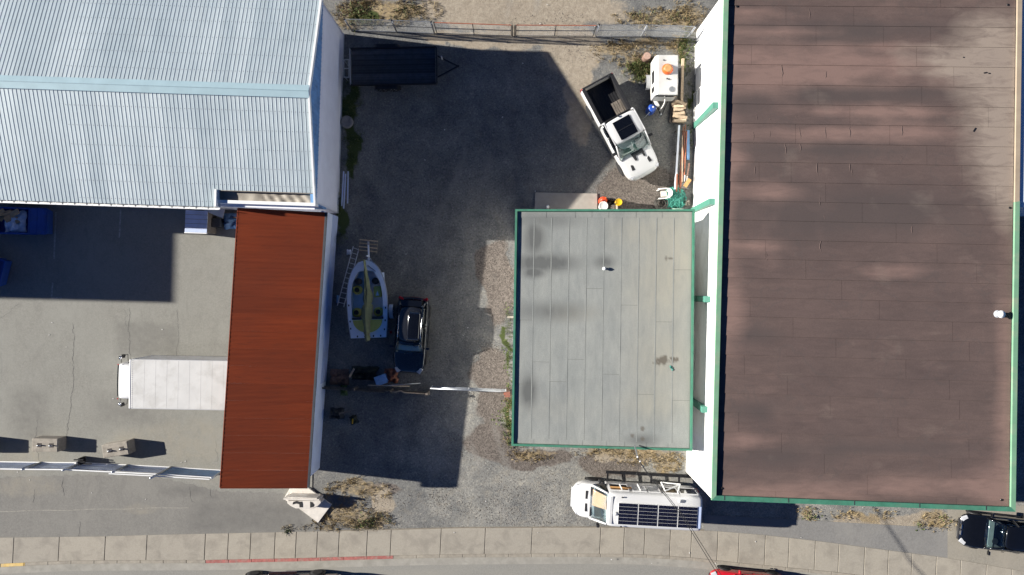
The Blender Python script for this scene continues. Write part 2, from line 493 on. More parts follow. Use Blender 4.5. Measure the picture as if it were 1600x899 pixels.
def sheet(name, fn_top, fn_bot, px0, px1, mat, z, wet=(), warm=(), st=6):
    mb = MB(); n = int((px1-px0)/st); kk = 60; W, Wm = [], []
    for j in range(kk+1):
        for i in range(n+1):
            px = px0 + (px1-px0)*i/n
            t, bt = fn_top(px), fn_bot(px)
            py = t + (bt-t)*j/kk
            p = P(px, py); mb.v.append(Vector((p.x, p.y, z)))
            jx, jy = px + 5*fb(p.x, p.y, 1.2, 2), py + 5*fb(p.x, p.y, 1.2, 9)
            W.append(max([rect(jx, jy, *q) for q in wet] + [0])); Wm.append(max([blob(jx, jy, *q) for q in warm] + [0]))
    for j in range(kk):
        for i in range(n):
            a = j*(n+1)+i
            mb.f.append([a, a+n+1, a+n+2, a+1]); mb.m.append(0)
    me = mb.mesh(name, mat, True); attr_mesh(me, wet=W, warm=Wm)
    return struct(link(name, me))
apron_top = [(-180,748),(0,746),(120,742),(240,744),(300,757),(345,768),(440,770),(470,797),(500,824)]
sheet('car_park', lambda px: 300, lambda px: interp(apron_top, px)+4+2*math.sin(px*.21), -180, 488, lotm, .030,
      wet=[(182,278,506,556,4),(150,240,620,660,14),(20,75,610,690,12)], warm=[(300,690,90,40),(20,715,90,30),(330,745,40,16),(230,690,60,26)])
sheet('driveway_apron', lambda px: interp(apron_top, px)+1.5*math.sin(px*.35), lambda px: interp(WALK_N, px)+2, -180, 500, apm, .035,
      wet=[(300,480,785,830,9),(318,340,774,782,3),(250,330,760,775,6)], warm=[(40,760,60,18),(220,795,30,8)])
# pale asphalt strip in front of the big building
sheet('verge_strip', lambda px: 812 + (px-1240)*.055, lambda px: interp(WALK_N, px)+2, 1100, 1480, lot_mat('verge_asphalt', (.21,.205,.195), (.15,.145,.14), (.26,.25,.23)), .028)
sheet('side_parking', lambda px: 790, lambda px: interp(WALK_N, px)+2, 1480, 1720, lot_mat('side_asphalt', (.27,.25,.21), (.2,.185,.16), (.32,.29,.24)), .030)

# cracks, old seams and faded paint on the car park
cb = MB(); rc = random.Random(3)
def crack(pts, w, z=.0335):
    pts = [P(*p) for p in pts]; out = []
    for a, b2_ in zip(pts, pts[1:]):
        n = max(2, int((b2_-a).length/.12))
        for k in range(n):
            p = a.lerp(b2_, k/n); out.append(p + Vector((rc.uniform(-.07,.07), rc.uniform(-.05,.05), 0)))
    out.append(pts[-1])
    L, Rr = [], []
    for i, p in enumerate(out):
        d = (out[min(i+1,len(out)-1)]-out[max(i-1,0)]).normalized(); nn = Vector((-d.y, d.x, 0))
        ww = w*rc.uniform(.15,.9)
        L.append((p.x+nn.x*ww, p.y+nn.y*ww, z)); Rr.append((p.x-nn.x*ww, p.y-nn.y*ww, z))
    nn_ = len(out)
    cb.add(L+Rr, [(i, nn_+i, nn_+i+1, i+1) for i in range(nn_-1)])
crack([(115,505),(116,530),(114,560),(115,590),(112,625),(109,650),(103,690)], .018)
crack([(204,482),(203,500),(201,520),(204,545),(203,565)], .014)
crack([(195,482),(199,492),(196,502),(201,515)], .009)
crack([(277,484),(279,520),(277,560)], .008)
crack([(100,745),(98,760),(101,775)], .02, .0385); crack([(127,815),(124,838)], .016, .0385)
crack([(55,765),(52,785)], .012, .0385); crack([(298,760),(296,775),(304,785)], .014, .0385); crack([(328,762),(331,776)], .012, .0385)
crack([(30,475),(12,490),(0,498)], .008)
crack([(60,655),(55,690),(62,720)], .01); crack([(338,690),(340,722)], .01)
struct(cb.build('asphalt_cracks', M['tar']), 'stuff')
pl = pm('faded_line', (.32,.32,.30), .9, var=.4, scale=8)
sl = pm('seam_sand', (.27,.255,.22), .9, var=.3, scale=6)
lb = MB()
for (a, b_) in (((88,332),(85,405)),((189,328),(187,372)),((83,442),(81,466)),((81,466),(97,465))):
    A, B = P(*a), P(*b_); A.z = B.z = .0345; lb.bar(A, B, .09, .002)
struct(lb.build('parking_lines', pl))
sb = MB()
prev = None
for i in range(40):
    px = -180 + i*17
    a = P(px, 799 - px*.021 + .6*math.sin(px*.3)); a.z = .0385
    if prev is not None and px < 300: sb.bar(prev, a, .035, .002)
    prev = a
struct(sb.build('asphalt_seam', sl))
# road, with a paler gutter
m, nt, b = nmat('road_asphalt')
f = noise(nt, 12, 6, .85); bg_ = noise(nt, .5, 6, .6, .6, (.25,1,1))
c = mixc(nt, remap(nt, f, .28, .72), (.175,.17,.155), (.29,.283,.255))
c = mixc(nt, remap(nt, bg_, .4, .7, 0, .6), c, (.29,.275,.235))
nt.links.new(c, b.inputs['Base Color']); b.inputs['Roughness'].default_value = .92; bump(nt, b, f, .3, .012)
rb = MB(); n = 60
for i in range(n+1):
    px = -400 + 2600*i/n
    a = P(px, min(interp(KERB, px), 1100)-2); rb.v += [Vector((a.x, a.y, -.10)), Vector((a.x, a.y-14, -.10))]
for i in range(n): rb.f.append([2*i, 2*i+1, 2*i+3, 2*i+2]); rb.m.append(0)
struct(rb.build('road', m))
gm = pm('gutter_concrete', (.30,.285,.25), .9, var=.14, scale=2, world=True, dirt=(.22,.21,.18), dscale=1.5, bmp=.2)
gbm = MB()
for i in range(n):
    xa, xb = -180 + 1900*i/n, -180 + 1900*(i+1)/n
    A, B = P(xa, interp(KERB, xa)+1), P(xb, interp(KERB, xb)+1)
    gbm.add([(A.x,A.y,-.094),(A.x,A.y-.42,-.094),(B.x,B.y-.42,-.094),(B.x,B.y,-.094)], [(0,1,2,3)])
struct(gbm.build('gutter', gm))

# pavement: every slab its own piece
walk_bed = MB(); n = 90
for i in range(n+1):
    px = -200 + 1950*i/n
    a, k = P(px, interp(WALK_N, px)-1.5), P(px, interp(KERB, px)-2)
    walk_bed.v += [Vector((a.x,a.y,.026)), Vector((k.x,k.y,.026))]
for i in range(n): walk_bed.f.append([2*i, 2*i+1, 2*i+3, 2*i+2]); walk_bed.m.append(0)
pave = struct(walk_bed.build('pavement', pm('joint_dirt', (.19,.165,.13), .95, var=.2)))
m, nt, b = nmat('slab_concrete')
f = noise(nt, 13, 6, .85); bl = noise(nt, 1.1, 6, .65, .5); oi = nt.nodes.new('ShaderNodeObjectInfo')
c = mixc(nt, remap(nt, f, .28, .72), (.28,.254,.208), (.375,.345,.287))
c = mixc(nt, remap(nt, bl, .46, .70, 0, .75), c, (.215,.195,.163))
c = mixc(nt, 1.0, c, mixc(nt, oi.outputs['Random'], (.92,.92,.93), (1.04,1.03,1.02)), 'MULTIPLY')
nt.links.new(c, b.inputs['Base Color']); b.inputs['Roughness'].default_value = .92; bump(nt, b, f, .25, .01)
J = [-48,22,93,165,230,321,357,392,430,463,496,530,574,611,689,758,831,938,975,1007,1047,1080,1121,1154,1195,1232,1273,1310,1350,1387,1424,1462,1500,1540,1580,1622]
for a, b_ in zip(J, J[1:]):
    g = .45
    def q(px, tab, d): 
        v = P(px, interp(tab, px)+d); return (v.x, v.y)
    xa, xb = a+g, b_-g
    xm = (xa+xb)/2
    poly = [q(xa-1.2, KERB, -5.2), q(xm, KERB, -5.2), q(xb-1.2, KERB, -5.2), q(xb+.8, WALK_N, 0), q(xm+.8, WALK_N, 0), q(xa+.8, WALK_N, 0)]
    MB().prism(poly, -.02, .052 + rc.uniform(-.004,.004)).build('slab', m, pave, bevel=.012)
# kerb stones, red and yellow painted lengths
def kerb_run(name, x0, x1, mat, step_=36, w=5.0):
    x = x0
    while x < x1-1:
        xe = min(x+step_, x1)
        poly = [ (P(t, interp(KERB, t)+d).x, P(t, interp(KERB, t)+d).y) for t, d in ((x+.15,0),(xe-.15,0),(xe-.15,-w),(x+.15,-w)) ]
        MB().prism(poly, -.12, .056).build(name, mat, kerb, bevel=.02)
        x = xe
kerb = struct(MB().prism([(P(t, interp(KERB, t)+d).x, P(t, interp(KERB, t)+d).y) for t, d in ((-60,-1.5),(1640,-1.5),(1640,-3),(-60,-3))], -.13, -.125).build('kerb', M['kerb_concrete']))
kerb_run('kerb_stone', -50, 2, M['kerb_concrete'])
kerb_run('kerb_stone', 40, 322, M['kerb_concrete'])
kerb_run('red_kerb_stone', 322, 615, M['kerb_red'])
kerb_run('kerb_stone', 615, 1640, M['kerb_concrete'])
kerb_run('yellow_kerb_stone', 2, 40, M['kerb_yellow'])

# concrete pad behind the small building
pad = MB().prism([(P(x,y).x,P(x,y).y) for x,y in ((836,301),(933,303),(933,345),(835,345))], 0, .07).build('concrete_pad', M['concrete_pad'], bevel=.01)
struct(pad)
# ------------------------------------------------------------------ metal roofed building (top left)
TH = R(-1.85)
A0 = P(483, 143, 6.6)
mbld = thing('metal_roofed_building', 'long building with pale blue ribbed metal gable roof and white ridge', 'building', (A0.x, A0.y, 0), TH)
HS, ZE, ZR, XL = 5.55, 4.9, 6.6, -27.0          # half span, eave, ridge, west end
slope = (ZR-ZE)/HS
def zroof(y): return ZR - abs(y)*slope
# walls (west end is out of the picture)
w = MB()
w.b2(XL, -.1, -5.2, -5.05, 0, 4.62); w.b2(XL, -.1, 5.05, 5.2, 0, 4.75)
w.build('wall', M['shade_white_wall'], mbld)
MB().b2(-.25, -.1, -5.2, 5.2, 0, 4.45).build('gable_wall', M['shade_white_wall'], mbld)
g = MB(); gy = 5.2
g.tf = Matrix.Rotation(0,4,'Z')
g.add([(-.08,-gy,4.45),(-.08,gy,4.45),(-.08,gy,zroof(gy)-.05),(-.08,0,ZR-.05),(-.08,-gy,zroof(gy)-.05),
       (-.24,-gy,4.45),(-.24,gy,4.45),(-.24,gy,zroof(gy)-.05),(-.24,0,ZR-.05),(-.24,-gy,zroof(gy)-.05)],
      [(0,1,2,3,4),(9,8,7,6,5),(0,5,6,1),(1,6,7,2),(2,7,8,3),(3,8,9,4),(4,9,5,0)])
gab = g.build('gable_cladding', M['blue_cladding'], mbld)
rib = MB()
for k in range(44):
    y = -5.1 + k*.24
    rib.b2(-.08, -.055, y, y+.05, 4.47, zroof(y+.02)-.09)
rib.build('cladding_ribs', M['blue_cladding'], gab)['kind'] = 'stuff'
# metal roof: every sheet is a piece, ribs running down the slope
m, nt, b = nmat('roof_metal')
bl = noise(nt, .8, 6, .7, .4, (1,.35,1)); ff = noise(nt, 9, 4, .6); oi = nt.nodes.new('ShaderNodeObjectInfo')
c = mixc(nt, remap(nt, bl, .35, .7), (.415,.485,.51), (.52,.585,.60))
dr = noise(nt, 1.2, 6, .75, .3, (5,.22,1), off=63)
c = mixc(nt, remap(nt, dr, .50, .78, 0, .45), c, (.33,.35,.34))
c = mixc(nt, remap(nt, ff, .5, .75, 0, .35), c, (.34,.39,.41))
c = mixc(nt, 1.0, c, mixc(nt, oi.outputs['Random'], (.86,.88,.90), (1.06,1.05,1.05)), 'MULTIPLY')
nt.links.new(c, b.inputs['Base Color']); b.inputs['Roughness'].default_value = .5; b.inputs['Metallic'].default_value = .15
b.inputs['Specular IOR Level'].default_value = .4
SW, RIBH = .80, .014
def sheet_mesh(y0, y1, sgn, wid=SW):
    mb = MB(); prof = []
    nr = int(round(wid/.2))
    for k in range(nr):
        x = k*.2
        prof += [(x,0),(x+.15,0),(x+.16,RIBH),(x+.18,RIBH),(x+.19,0)]
    prof.append((wid,0)); n = len(prof)
    vs = []
    for y in (y0, y1):
        vs += [(p[0], sgn*y, zroof(y)+p[1]) for p in prof]
    mb.add(vs, [((i, i+1, n+i+1, n+i) if sgn > 0 else (i, n+i, n+i+1, i+1)) for i in range(n-1)])
    return mb.mesh('roof_sheet', m)
full_s = sheet_mesh(.0, HS, -1); full_n = sheet_mesh(.0, HS, 1); cut_s = sheet_mesh(.0, 4.72, -1)
x = -.02; k = 0
NOTCH = -4.92
xs = []
while x - SW > XL:
    xs.append(x - SW); x -= SW
for xx in xs:
    south = cut_s if xx > NOTCH-.1 else full_s
    for me in (south, full_n):
        o = link('roof_sheet', me, mbld); o.location = (xx + .003, 0, 0)
# screw rows on the sheets
sc_ = MB()
for sgn in (-1, 1):
    for yy in (.95, 1.85, 2.75, 3.65, 4.45, 5.3):
        for k in range(60):
            xx = -.12 - k*.2
            if sgn < 0 and yy > 4.6 and xx > NOTCH: continue
            sc_.box((xx, sgn*yy, zroof(yy)+.006), (.024,.024,.012))
sc_.build('screw_rows', M['steel_dark'], mbld)['kind'] = 'stuff'
rc_ = pm('ridge_metal', (.36,.49,.53), .5, .1, var=.08, scale=1.2)
for sgn in (-1, 1):
    q = [(XL,0,ZR+.085),(.0,0,ZR+.085),(.0,sgn*.31,zroof(.31)+.06),(XL,sgn*.31,zroof(.31)+.06)]
    MB().add(q, [(0,1,2,3) if sgn < 0 else (3,2,1,0)]).build('ridge_cap', rc_, mbld, solid=.01)
MB().tube([(XL,0,ZR+.085),(0,0,ZR+.085)], .022, 6).build('ridge_seam', pm('seam_grey', (.25,.36,.40), .6), mbld)
# barge boards
for sgn in (-1, 1):
    ye = HS if sgn > 0 else 5.35
    MB().add([(-.06,0,ZR+.07),(.03,0,ZR+.07),(.03,sgn*ye,zroof(ye)+.07),(-.06,sgn*ye,zroof(ye)+.07),
              (-.06,0,ZR-.18),(.03,0,ZR-.18),(.03,sgn*ye,zroof(ye)-.18),(-.06,sgn*ye,zroof(ye)-.18)],
             [(0,1,2,3),(7,6,5,4),(1,5,6,2),(0,3,7,4),(3,2,6,7),(0,4,5,1)]).build('barge_board', M['white_trim'], mbld)
# eave gutter (south), with brackets
ze = zroof(HS)
gt = MB(); gt.b2(XL, NOTCH, -HS-.14, -HS-.115, ze-.16, ze-.03); gt.b2(XL, NOTCH, -HS-.14, -HS+.02, ze-.17, ze-.155)
gut = gt.build('gutter', M['white_trim'], mbld)
for k in range(33):
    xx = NOTCH - .25 - k*.62
    MB().b2(xx, xx+.03, -HS-.14, -HS+.03, ze-.05, ze-.03).build('gutter_strap', M['white_trim'], gut)
MB().b2(XL, NOTCH, -HS+.03, -HS+.05, ze-.2, ze-.02).build('fascia', M['steel_dark'], mbld)
MB().b2(XL, -.1, -HS+.05, -5.0, ze-.22, ze-.2).build('soffit', M['shade_white_wall'], mbld)
# cut-out with a membrane valley behind a white parapet
rv = random.Random(5)
MB().grid(lambda u, v: (NOTCH + u*(-.06-NOTCH), -5.2 + v*.55, 4.83 + .05*mn.noise(Vector((u*9, v*2, 1))) + .03*math.sin(u*60+v*6)*(u>.45)), 60, 6).build('valley_membrane', M['beige_tarp'], mbld, smooth=True)
MB().b2(NOTCH, -.06, -4.75, -4.72, 4.7, zroof(4.72)-.01).build('valley_upstand', M['beige_tarp'], mbld)
MB().b2(NOTCH-.05, .03, -5.36, -5.20, 4.50, 5.02).build('parapet', M['white_trim'], mbld)
MB().b2(NOTCH-.09, NOTCH, -HS-.02, -4.7, 4.62, zroof(4.7)+.07).build('valley_end_trim', M['white_trim'], mbld)
MB().b2(NOTCH-.05, .02, -5.30, -5.205, 3.0, 4.49).build('parapet_wall', M['blue_cladding'], mbld)
fx = MB(); fx.b2(-.1, -.072, -5.2, 5.2, 4.42, 4.46); fx.b2(-.1,-.06,-5.2,5.2,0,.12)
fx.build('wall_flashing', M['galv_light'], mbld)

# ------------------------------------------------------------------ rust red lean-to over the car park
TL, TR, BR, BL = P(372,325,4.45), P(508,332,3.5), P(480,762,3.2), P(344,762,4.25)
lean = thing('red_roofed_shelter', 'open sided shelter with rust red corrugated lean-to roof beside the yard', 'shelter', (-12.4,-3,0))
m, nt, b = nmat('red_roof')
n1 = noise(nt, 1.0, 5, .6, .2, (.15,6,1)); n2 = noise(nt, .22, 4, .5, off=5); n3 = noise(nt, 12, 4, .6)
c = mixc(nt, remap(nt, n1, .3, .7), (.235,.040,.012), (.31,.056,.016))
c = mixc(nt, remap(nt, n2, .4, .7, 0, .5), c, (.17,.040,.020))
c = mixc(nt, remap(nt, n3, .6, .8, 0, .25), c, (.30,.075,.03))
oi = nt.nodes.new('ShaderNodeObjectInfo')
c = mixc(nt, 1.0, c, mixc(nt, oi.outputs['Random'], (.88,.89,.90), (1.04,1.03,1.0)), 'MULTIPLY')
rs = noise(nt, 2.4, 6, .75, .3, (.35,3.5,1), off=80)
c = mixc(nt, remap(nt, rs, .52, .75, 0, .5), c, (.11,.030,.014))
nt.links.new(c, b.inputs['Base Color']); b.inputs['Roughness'].default_value = .75; b.inputs['Specular IOR Level'].default_value = .2
NS = 16
for s in range(NS):
    mb = MB(); t0, t1 = s/NS, (s+1)/NS
    rows = 16
    prof = []
    for k in range(rows+1):
        t = t0 + (t1-t0)*k/rows
        a = TL.lerp(BL, t); c2 = TR.lerp(BR, t); dz = .004*math.cos(2*math.pi*k/4) + (.006 if k in (0,) else 0)
        prof.append((Vector((a.x,a.y,a.z+dz)), Vector((c2.x,c2.y,c2.z+dz))))
    vs = [p[0] for p in prof] + [p[1] for p in prof]
    mb.add(vs, [(i, i+1, rows+2+i, rows+1+i) for i in range(rows)])
    mb.build('roof_sheet', m, lean, world=True, smooth=True)
fx = MB(); e = Vector((0,0,.03))
fx.bar(BL - Vector((.01,.03,.05)), BR + Vector((.01,-.03,-.05)), .03, .16)
fx.build('eave_trim', m, lean, world=True)
MB().bar(TL + Vector((-.02,0,-.06)), BL + Vector((-.02,0,-.06)), .03, .14).build('fascia', m, lean, world=True)
MB().bar(TR + Vector((.06,0,-.02)), BR + Vector((.06,0,-.02)), .12, .10).build('gutter', M['steel_dark'], lean, world=True)
# yard side wall, white with a darker lower band as far as the fence
W0, W1 = Vector((-10.07,4.1,0)), Vector((-11.13,-10.44,0)); fy = .655
def wallseg(a, b_, z0, z1, t, name, mat):
    d = (b_-a).normalized(); nn = Vector((-d.y, d.x, 0))
    A, B = a, b_
    poly = [(A.x,A.y),(B.x,B.y),(B.x-nn.x*-t,B.y-nn.y*-t),(A.x-nn.x*-t,A.y-nn.y*-t)]
    return MB().prism(poly, z0, z1).build(name, mat, lean, world=True)
wmid = W0.lerp(W1, fy)
wallm = pm('pale_blue_wall', (.74,.80,.90), .7, var=.03, scale=1.2, world=True, dirt=(.58,.62,.7), dscale=.5)  # white wall with the blue of its shade mixed into the colour
wallseg(W0, W1, 0, 3.02, -.14, 'wall', wallm)
off = Vector((.012,0,0))
wallseg(W0+off, wmid+off, 0.0, 1.15, -.02, 'dado', M['dado_paint'])
for t in (.02,.27,.52,.77,.98):
    a = TL.lerp(BL, t) + Vector((.25,0,0))
    MB().b2(a.x-.08, a.x+.08, a.y-.08, a.y+.08, 0, a.z-.14).build('post', M['steel_dark'], lean, world=True)
for t in (.02,.27,.52,.77,.98):
    a, c2 = TL.lerp(BL, t) + Vector((.05,0,-.12)), TR.lerp(BR, t) + Vector((-.45,0,-.02))
    MB().bar(a, c2 + Vector((0,0,-.08)), .08, .16).build('rafter', M['steel_dark'], lean, world=True)

# ------------------------------------------------------------------ roof surfaces of the two flat roofed buildings
def roof_mat(name, base, marks, fine=24):
    "marks: (attribute, colour, noise gain)"
    m, nt, b = nmat(name)
    f = noise(nt, fine, 4, .7); md = noise(nt, 2.2, 6, .65, .6, (.35,1.3,1) if name == 'brown_membrane' else (1.3,.35,1), off=6)
    wide = noise(nt, .45, 6, .6, .3, (.5,1.4,1) if name == 'brown_membrane' else (1.4,.6,1), off=2)
    c = mixc(nt, remap(nt, f, .25, .75), scl(base, .84), scl(base, 1.16))
    c = mixc(nt, 1.0, c, mixc(nt, remap(nt, wide, .3, .7), (.88,.88,.89), (1.13,1.1,1.08)), 'MULTIPLY')
    c = mixc(nt, 1.0, c, mixc(nt, remap(nt, md, .35, .65), (.9,.9,.9), (1.06,1.05,1.04)), 'MULTIPLY')
    if name == 'brown_membrane':
        stk = noise(nt, 1.1, 6, .7, .8, (.22,2.4,1), off=40)
        c = mixc(nt, remap(nt, stk, .42, .9, 0, .08), c, (.16,.122,.108))
        rg = noise(nt, .5, 3, .5, .2, off=50)
        rr = mth(nt, 'ABSOLUTE', mth(nt, 'SUBTRACT', rg, .56))
        c = mixc(nt, remap(nt, rr, 0, .02, .35, 0), c, (.085,.07,.066))
    for (an, col, k, top) in marks:
        s = mth(nt, 'MULTIPLY', attr(nt, an), mth(nt, 'ADD', 1.0, mth(nt, 'MULTIPLY', mth(nt, 'SUBTRACT', md, .5), 2*k)))
        c = mixc(nt, remap(nt, s, .10, 1.1, 0, top), c, mixc(nt, f, scl(col, .9), scl(col, 1.1)))
    oi = nt.nodes.new('ShaderNodeObjectInfo')
    c = mixc(nt, 1.0, c, mixc(nt, oi.outputs['Random'], (.975,.975,.98), (1.02,1.02,1.015)), 'MULTIPLY')
    nt.links.new(c, b.inputs['Base Color']); b.inputs['Roughness'].default_value = .9; b.inputs['Specular IOR Level'].default_value = .2
    bump(nt, b, f, .2, .01)
    return m
def membrane(parent, pxy, mat, z, marks, name='roof_sheet', lap=.008, nu=14, nv=3):
    "one roofing sheet given by its four photo corners (tl,tr,br,bl)"
    tl, tr, br, bl = pxy
    W = {k: [] for k in marks}
    mb = MB()
    for j in range(nv+1):
        for i in range(nu+1):
            u, v = i/nu, j/nv
            px = (tl[0]*(1-u)+tr[0]*u)*(1-v) + (bl[0]*(1-u)+br[0]*u)*v
            py = (tl[1]*(1-u)+tr[1]*u)*(1-v) + (bl[1]*(1-u)+br[1]*u)*v
            p = P(px, py, z)
            p.z = z + lap*v + .004*mn.noise(Vector((p.x*.8, p.y*.8, 4)))
            mb.v.append(p)
            for k, fn in marks.items(): W[k].append(fn(px, py, p.x, p.y))
    for j in range(nv):
        for i in range(nu):
            a = j*(nu+1)+i
            mb.f.append([a, a+nu+1, a+nu+2, a+1]); mb.m.append(0)
    me = mb.mesh(name, mat, True); attr_mesh(me, **W)
    return link(name, me, parent, world=True)

# ---- grey roofed shop in the middle
shop = thing('grey_roofed_shop', 'low flat building with pale grey sheet roof and green edge trim', 'building', (4.8,-2.2,0))
zs = 3.9
cTL, cTR, cBR, cBL = (805,327), (1086,327), (1082,705), (799,697)
pc = [P(*c_, zs) for c_ in (cTL,cTR,cBR,cBL)]
def inset(pts, d):
    cx = sum(p.x for p in pts)/4; cy = sum(p.y for p in pts)/4
    return [Vector((p.x - math.copysign(d, p.x-cx), p.y - math.copysign(d, p.y-cy), p.z)) for p in pts]
wi = inset(pc, .32)
for i, (a, b_) in enumerate(((0,1),(1,2),(2,3),(3,0))):
    A, B = wi[a], wi[b_]
    MB().bar((A.x,A.y,zs/2-.06), (B.x,B.y,zs/2-.06), .15, zs-.12).build('wall', M['white_wall'], shop, world=True)
def frame_ring(o, i_, z0, z1):
    mb = MB()
    for k in range(4):
        a, b_, c_, d = o[k], o[(k+1)%4], i_[(k+1)%4], i_[k]
        mb.prism([(a.x,a.y),(b_.x,b_.y),(c_.x,c_.y),(d.x,d.y)], z0, z1)
    return mb
po, pi_ = pc, inset(pc, .11)
MB().prism([(p.x,p.y) for p in inset(pc,.1)], zs-.28, zs-.115).build('roof_deck', pm('grey_deck', (.13,.135,.125), .9), shop, world=True)
for k, nm in enumerate(('north','east','south','west')):
    a, b_, c_, d = po[k], po[(k+1)%4], pi_[(k+1)%4], pi_[k]
    MB().prism([(a.x,a.y),(b_.x,b_.y),(c_.x,c_.y),(d.x,d.y)], zs-.30, zs).build('edge_trim', M['green_trim'], shop, world=True)
def gb_(px, py, cx, cy, rx, ry): return math.exp(-1.1*(((px-cx)/rx)**2 + ((py-cy)/ry)**2))
gm_marks = {
 'dark': lambda px,py,x,y: 1.45*max(gb_(px,py,850,411,55,15), gb_(px,py,835,426,18,9), .9*gb_(px,py,835,372,18,30), gb_(px,py,826,612,14,26), .55*gb_(px,py,860,487,70,18), .7*gb_(px,py,945,410,18,12), .6*gb_(px,py,1003,688,28,11), .5*gb_(px,py,850,345,70,14)),
 'tan': lambda px,py,x,y: min(1.0, .7*gb_(px,py,1035,450,70,70) + .6*gb_(px,py,1070,370,50,70) + .7*gb_(px,py,1035,565,60,50) + .5*gb_(px,py,890,490,45,16) + .5*gb_(px,py,990,360,60,30) + .6*gb_(px,py,1020,635,55,28) + .25*gb_(px,py,860,640,80,30) + .4*gb_(px,py,1085,620,14,80)),
 'spot': lambda px,py,x,y: max(1.2*blob(px+7*fb(x,y,3,4),py+6*fb(x,y,3,14),1034,563,14,8), 1.2*blob(px+6*fb(x,y,3,9),py+6*fb(x,y,3,19),1054,562,8,8), .9*blob(px,py,1041,404,3,4), 1.1*blob(px,py,1048,404,4,3), .9*blob(px,py,988,681,4,3), .9*blob(px,py,1004,670,4,5), .9*blob(px,py,1004,686,4,4)) if px>980 else 0,
}
gmat = roof_mat('grey_membrane', (.275,.292,.277), [('tan',(.345,.325,.262),.7,.85),('dark',(.125,.13,.125),.6,1.0),('spot',(.12,.105,.085),.2,.9)])
rs_ = random.Random(11)
NC = 10
ends = {0:[500,600],1:[565],2:[420,595],3:[560],4:[450],5:[582],6:[475],7:[612],8:[500],9:[420,620]}
zz = zs-.105
inn = inset(pc, .125)
def c2p(v):                      # place -> photo pixel at roof height
    return (800 + v.x*F/(H-v.z), 449.5 - v.y*F/(H-v.z))
iTL, iTR, iBR, iBL = [c2p(Vector((p.x,p.y,zz))) for p in inn]
for k in range(NC):
    u0, u1 = k/NC, (k+1)/NC
    cuts = [0.0] + [ (q-iTL[1])/(iBL[1]-iTL[1]) for q in ends[k]] + [1.0]
    for v0, v1 in zip(cuts, cuts[1:]):
        def pt(u, v):
            a = (iTL[0]*(1-u)+iTR[0]*u, iTL[1]*(1-u)+iTR[1]*u); c_ = (iBL[0]*(1-u)+iBR[0]*u, iBL[1]*(1-u)+iBR[1]*u)
            return (a[0]*(1-v)+c_[0]*v, a[1]*(1-v)+c_[1]*v)
        du, dv = .0007, .0006
        membrane(shop, (pt(u0+du,v0+dv),pt(u1-du,v0+dv),pt(u1-du,v1-dv),pt(u0+du,v1-dv)), gmat, zz, gm_marks, nu=14, nv=int(8+110*(v1-v0)), lap=.004)
for k in range(9):               # standing laps between the strips
    u = (k+1)/NC
    a = P(iTL[0]*(1-u)+iTR[0]*u, iTL[1]*(1-u)+iTR[1]*u, zz); c_ = P(iBL[0]*(1-u)+iBR[0]*u, iBL[1]*(1-u)+iBR[1]*u, zz)
    MB().bar((a.x-.03,a.y,zz+.004), (c_.x-.03,c_.y,zz+.004), .05, .007).build('sheet_lap', gmat, shop, world=True)
er = random.Random(2)
for (y0_, y1_, tag_) in ((iTL[1]+.3, iTL[1]+9.5, 'n'), (iBL[1]-7.5, iBL[1]-.3, 's')):       # flashing sheets along the two short edges
    u = 0.0
    while u < .995:
        u1 = min(1.0, u + er.uniform(.09,.17))
        if u1 > .96: u1 = 1.0
        def qx(uu, y):
            tt = (y-iTL[1])/(iBL[1]-iTL[1]); return (iTL[0]+(iBL[0]-iTL[0])*tt)*(1-uu) + (iTR[0]+(iBR[0]-iTR[0])*tt)*uu
        sk_ = (iBR[1]-iBL[1]) if tag_ == 's' else 0
        membrane(shop, ((qx(u+.001,y0_), y0_+sk_*u), (qx(u1-.001,y0_), y0_+sk_*u1), (qx(u1-.001,y1_), y1_+sk_*u1), (qx(u+.001,y1_), y1_+sk_*u)), gmat, zz+.010, gm_marks, name='edge_flashing', nu=4, nv=2, lap=.002)
        u = u1
# ---- big brown roofed building
big = thing('brown_roofed_warehouse', 'large white walled building with weathered brown roof and green parapet cap', 'building', (17.8,1.8,0))
zb = 5.3
BC = [(1131.5,-14),(1598,-16),(1587,800),(1112,782)]
bp = [P(*c_, zb) for c_ in BC]
bi = inset(bp, .23)
wall_in = inset(bp, .04)
for k, nm in enumerate(('wall','wall','wall','wall')):
    A, B = wall_in[k], wall_in[(k+1)%4]
    c0, c1 = inset(bp,.18)[k], inset(bp,.18)[(k+1)%4]
    MB().prism([(A.x,A.y),(B.x,B.y),(c1.x,c1.y),(c0.x,c0.y)], 0, zb-.1).build('wall', M['white_wall'], big, world=True)
capm = [M['pale_green_trim'], M['cream_trim'], M['green_trim'], M['pale_green_trim']]
for k in range(4):
    a, b_, c_, d = bp[k], bp[(k+1)%4], bi[(k+1)%4], bi[k]
    if k == 1:      # east side: cream where the neighbour's roof meets it, green further south
        t = .405
        e, f_ = a.lerp(b_, t), d.lerp(c_, t)
        MB().prism([(a.x,a.y),(e.x,e.y),(f_.x,f_.y),(d.x,d.y)], zb-.12, zb-.02).build('parapet_cap', M['cream_trim'], big, world=True)
        MB().prism([(e.x,e.y),(b_.x,b_.y),(c_.x,c_.y),(f_.x,f_.y)], zb-.12, zb).build('parapet_cap', M['pale_green_trim'], big, world=True)
    else:
        MB().prism([(a.x,a.y),(b_.x,b_.y),(c_.x,c_.y),(d.x,d.y)], zb-.14, zb + (.0 if k == 3 else 0)).build('parapet_cap', capm[k] if k != 0 else M['green_trim'], big, world=True)
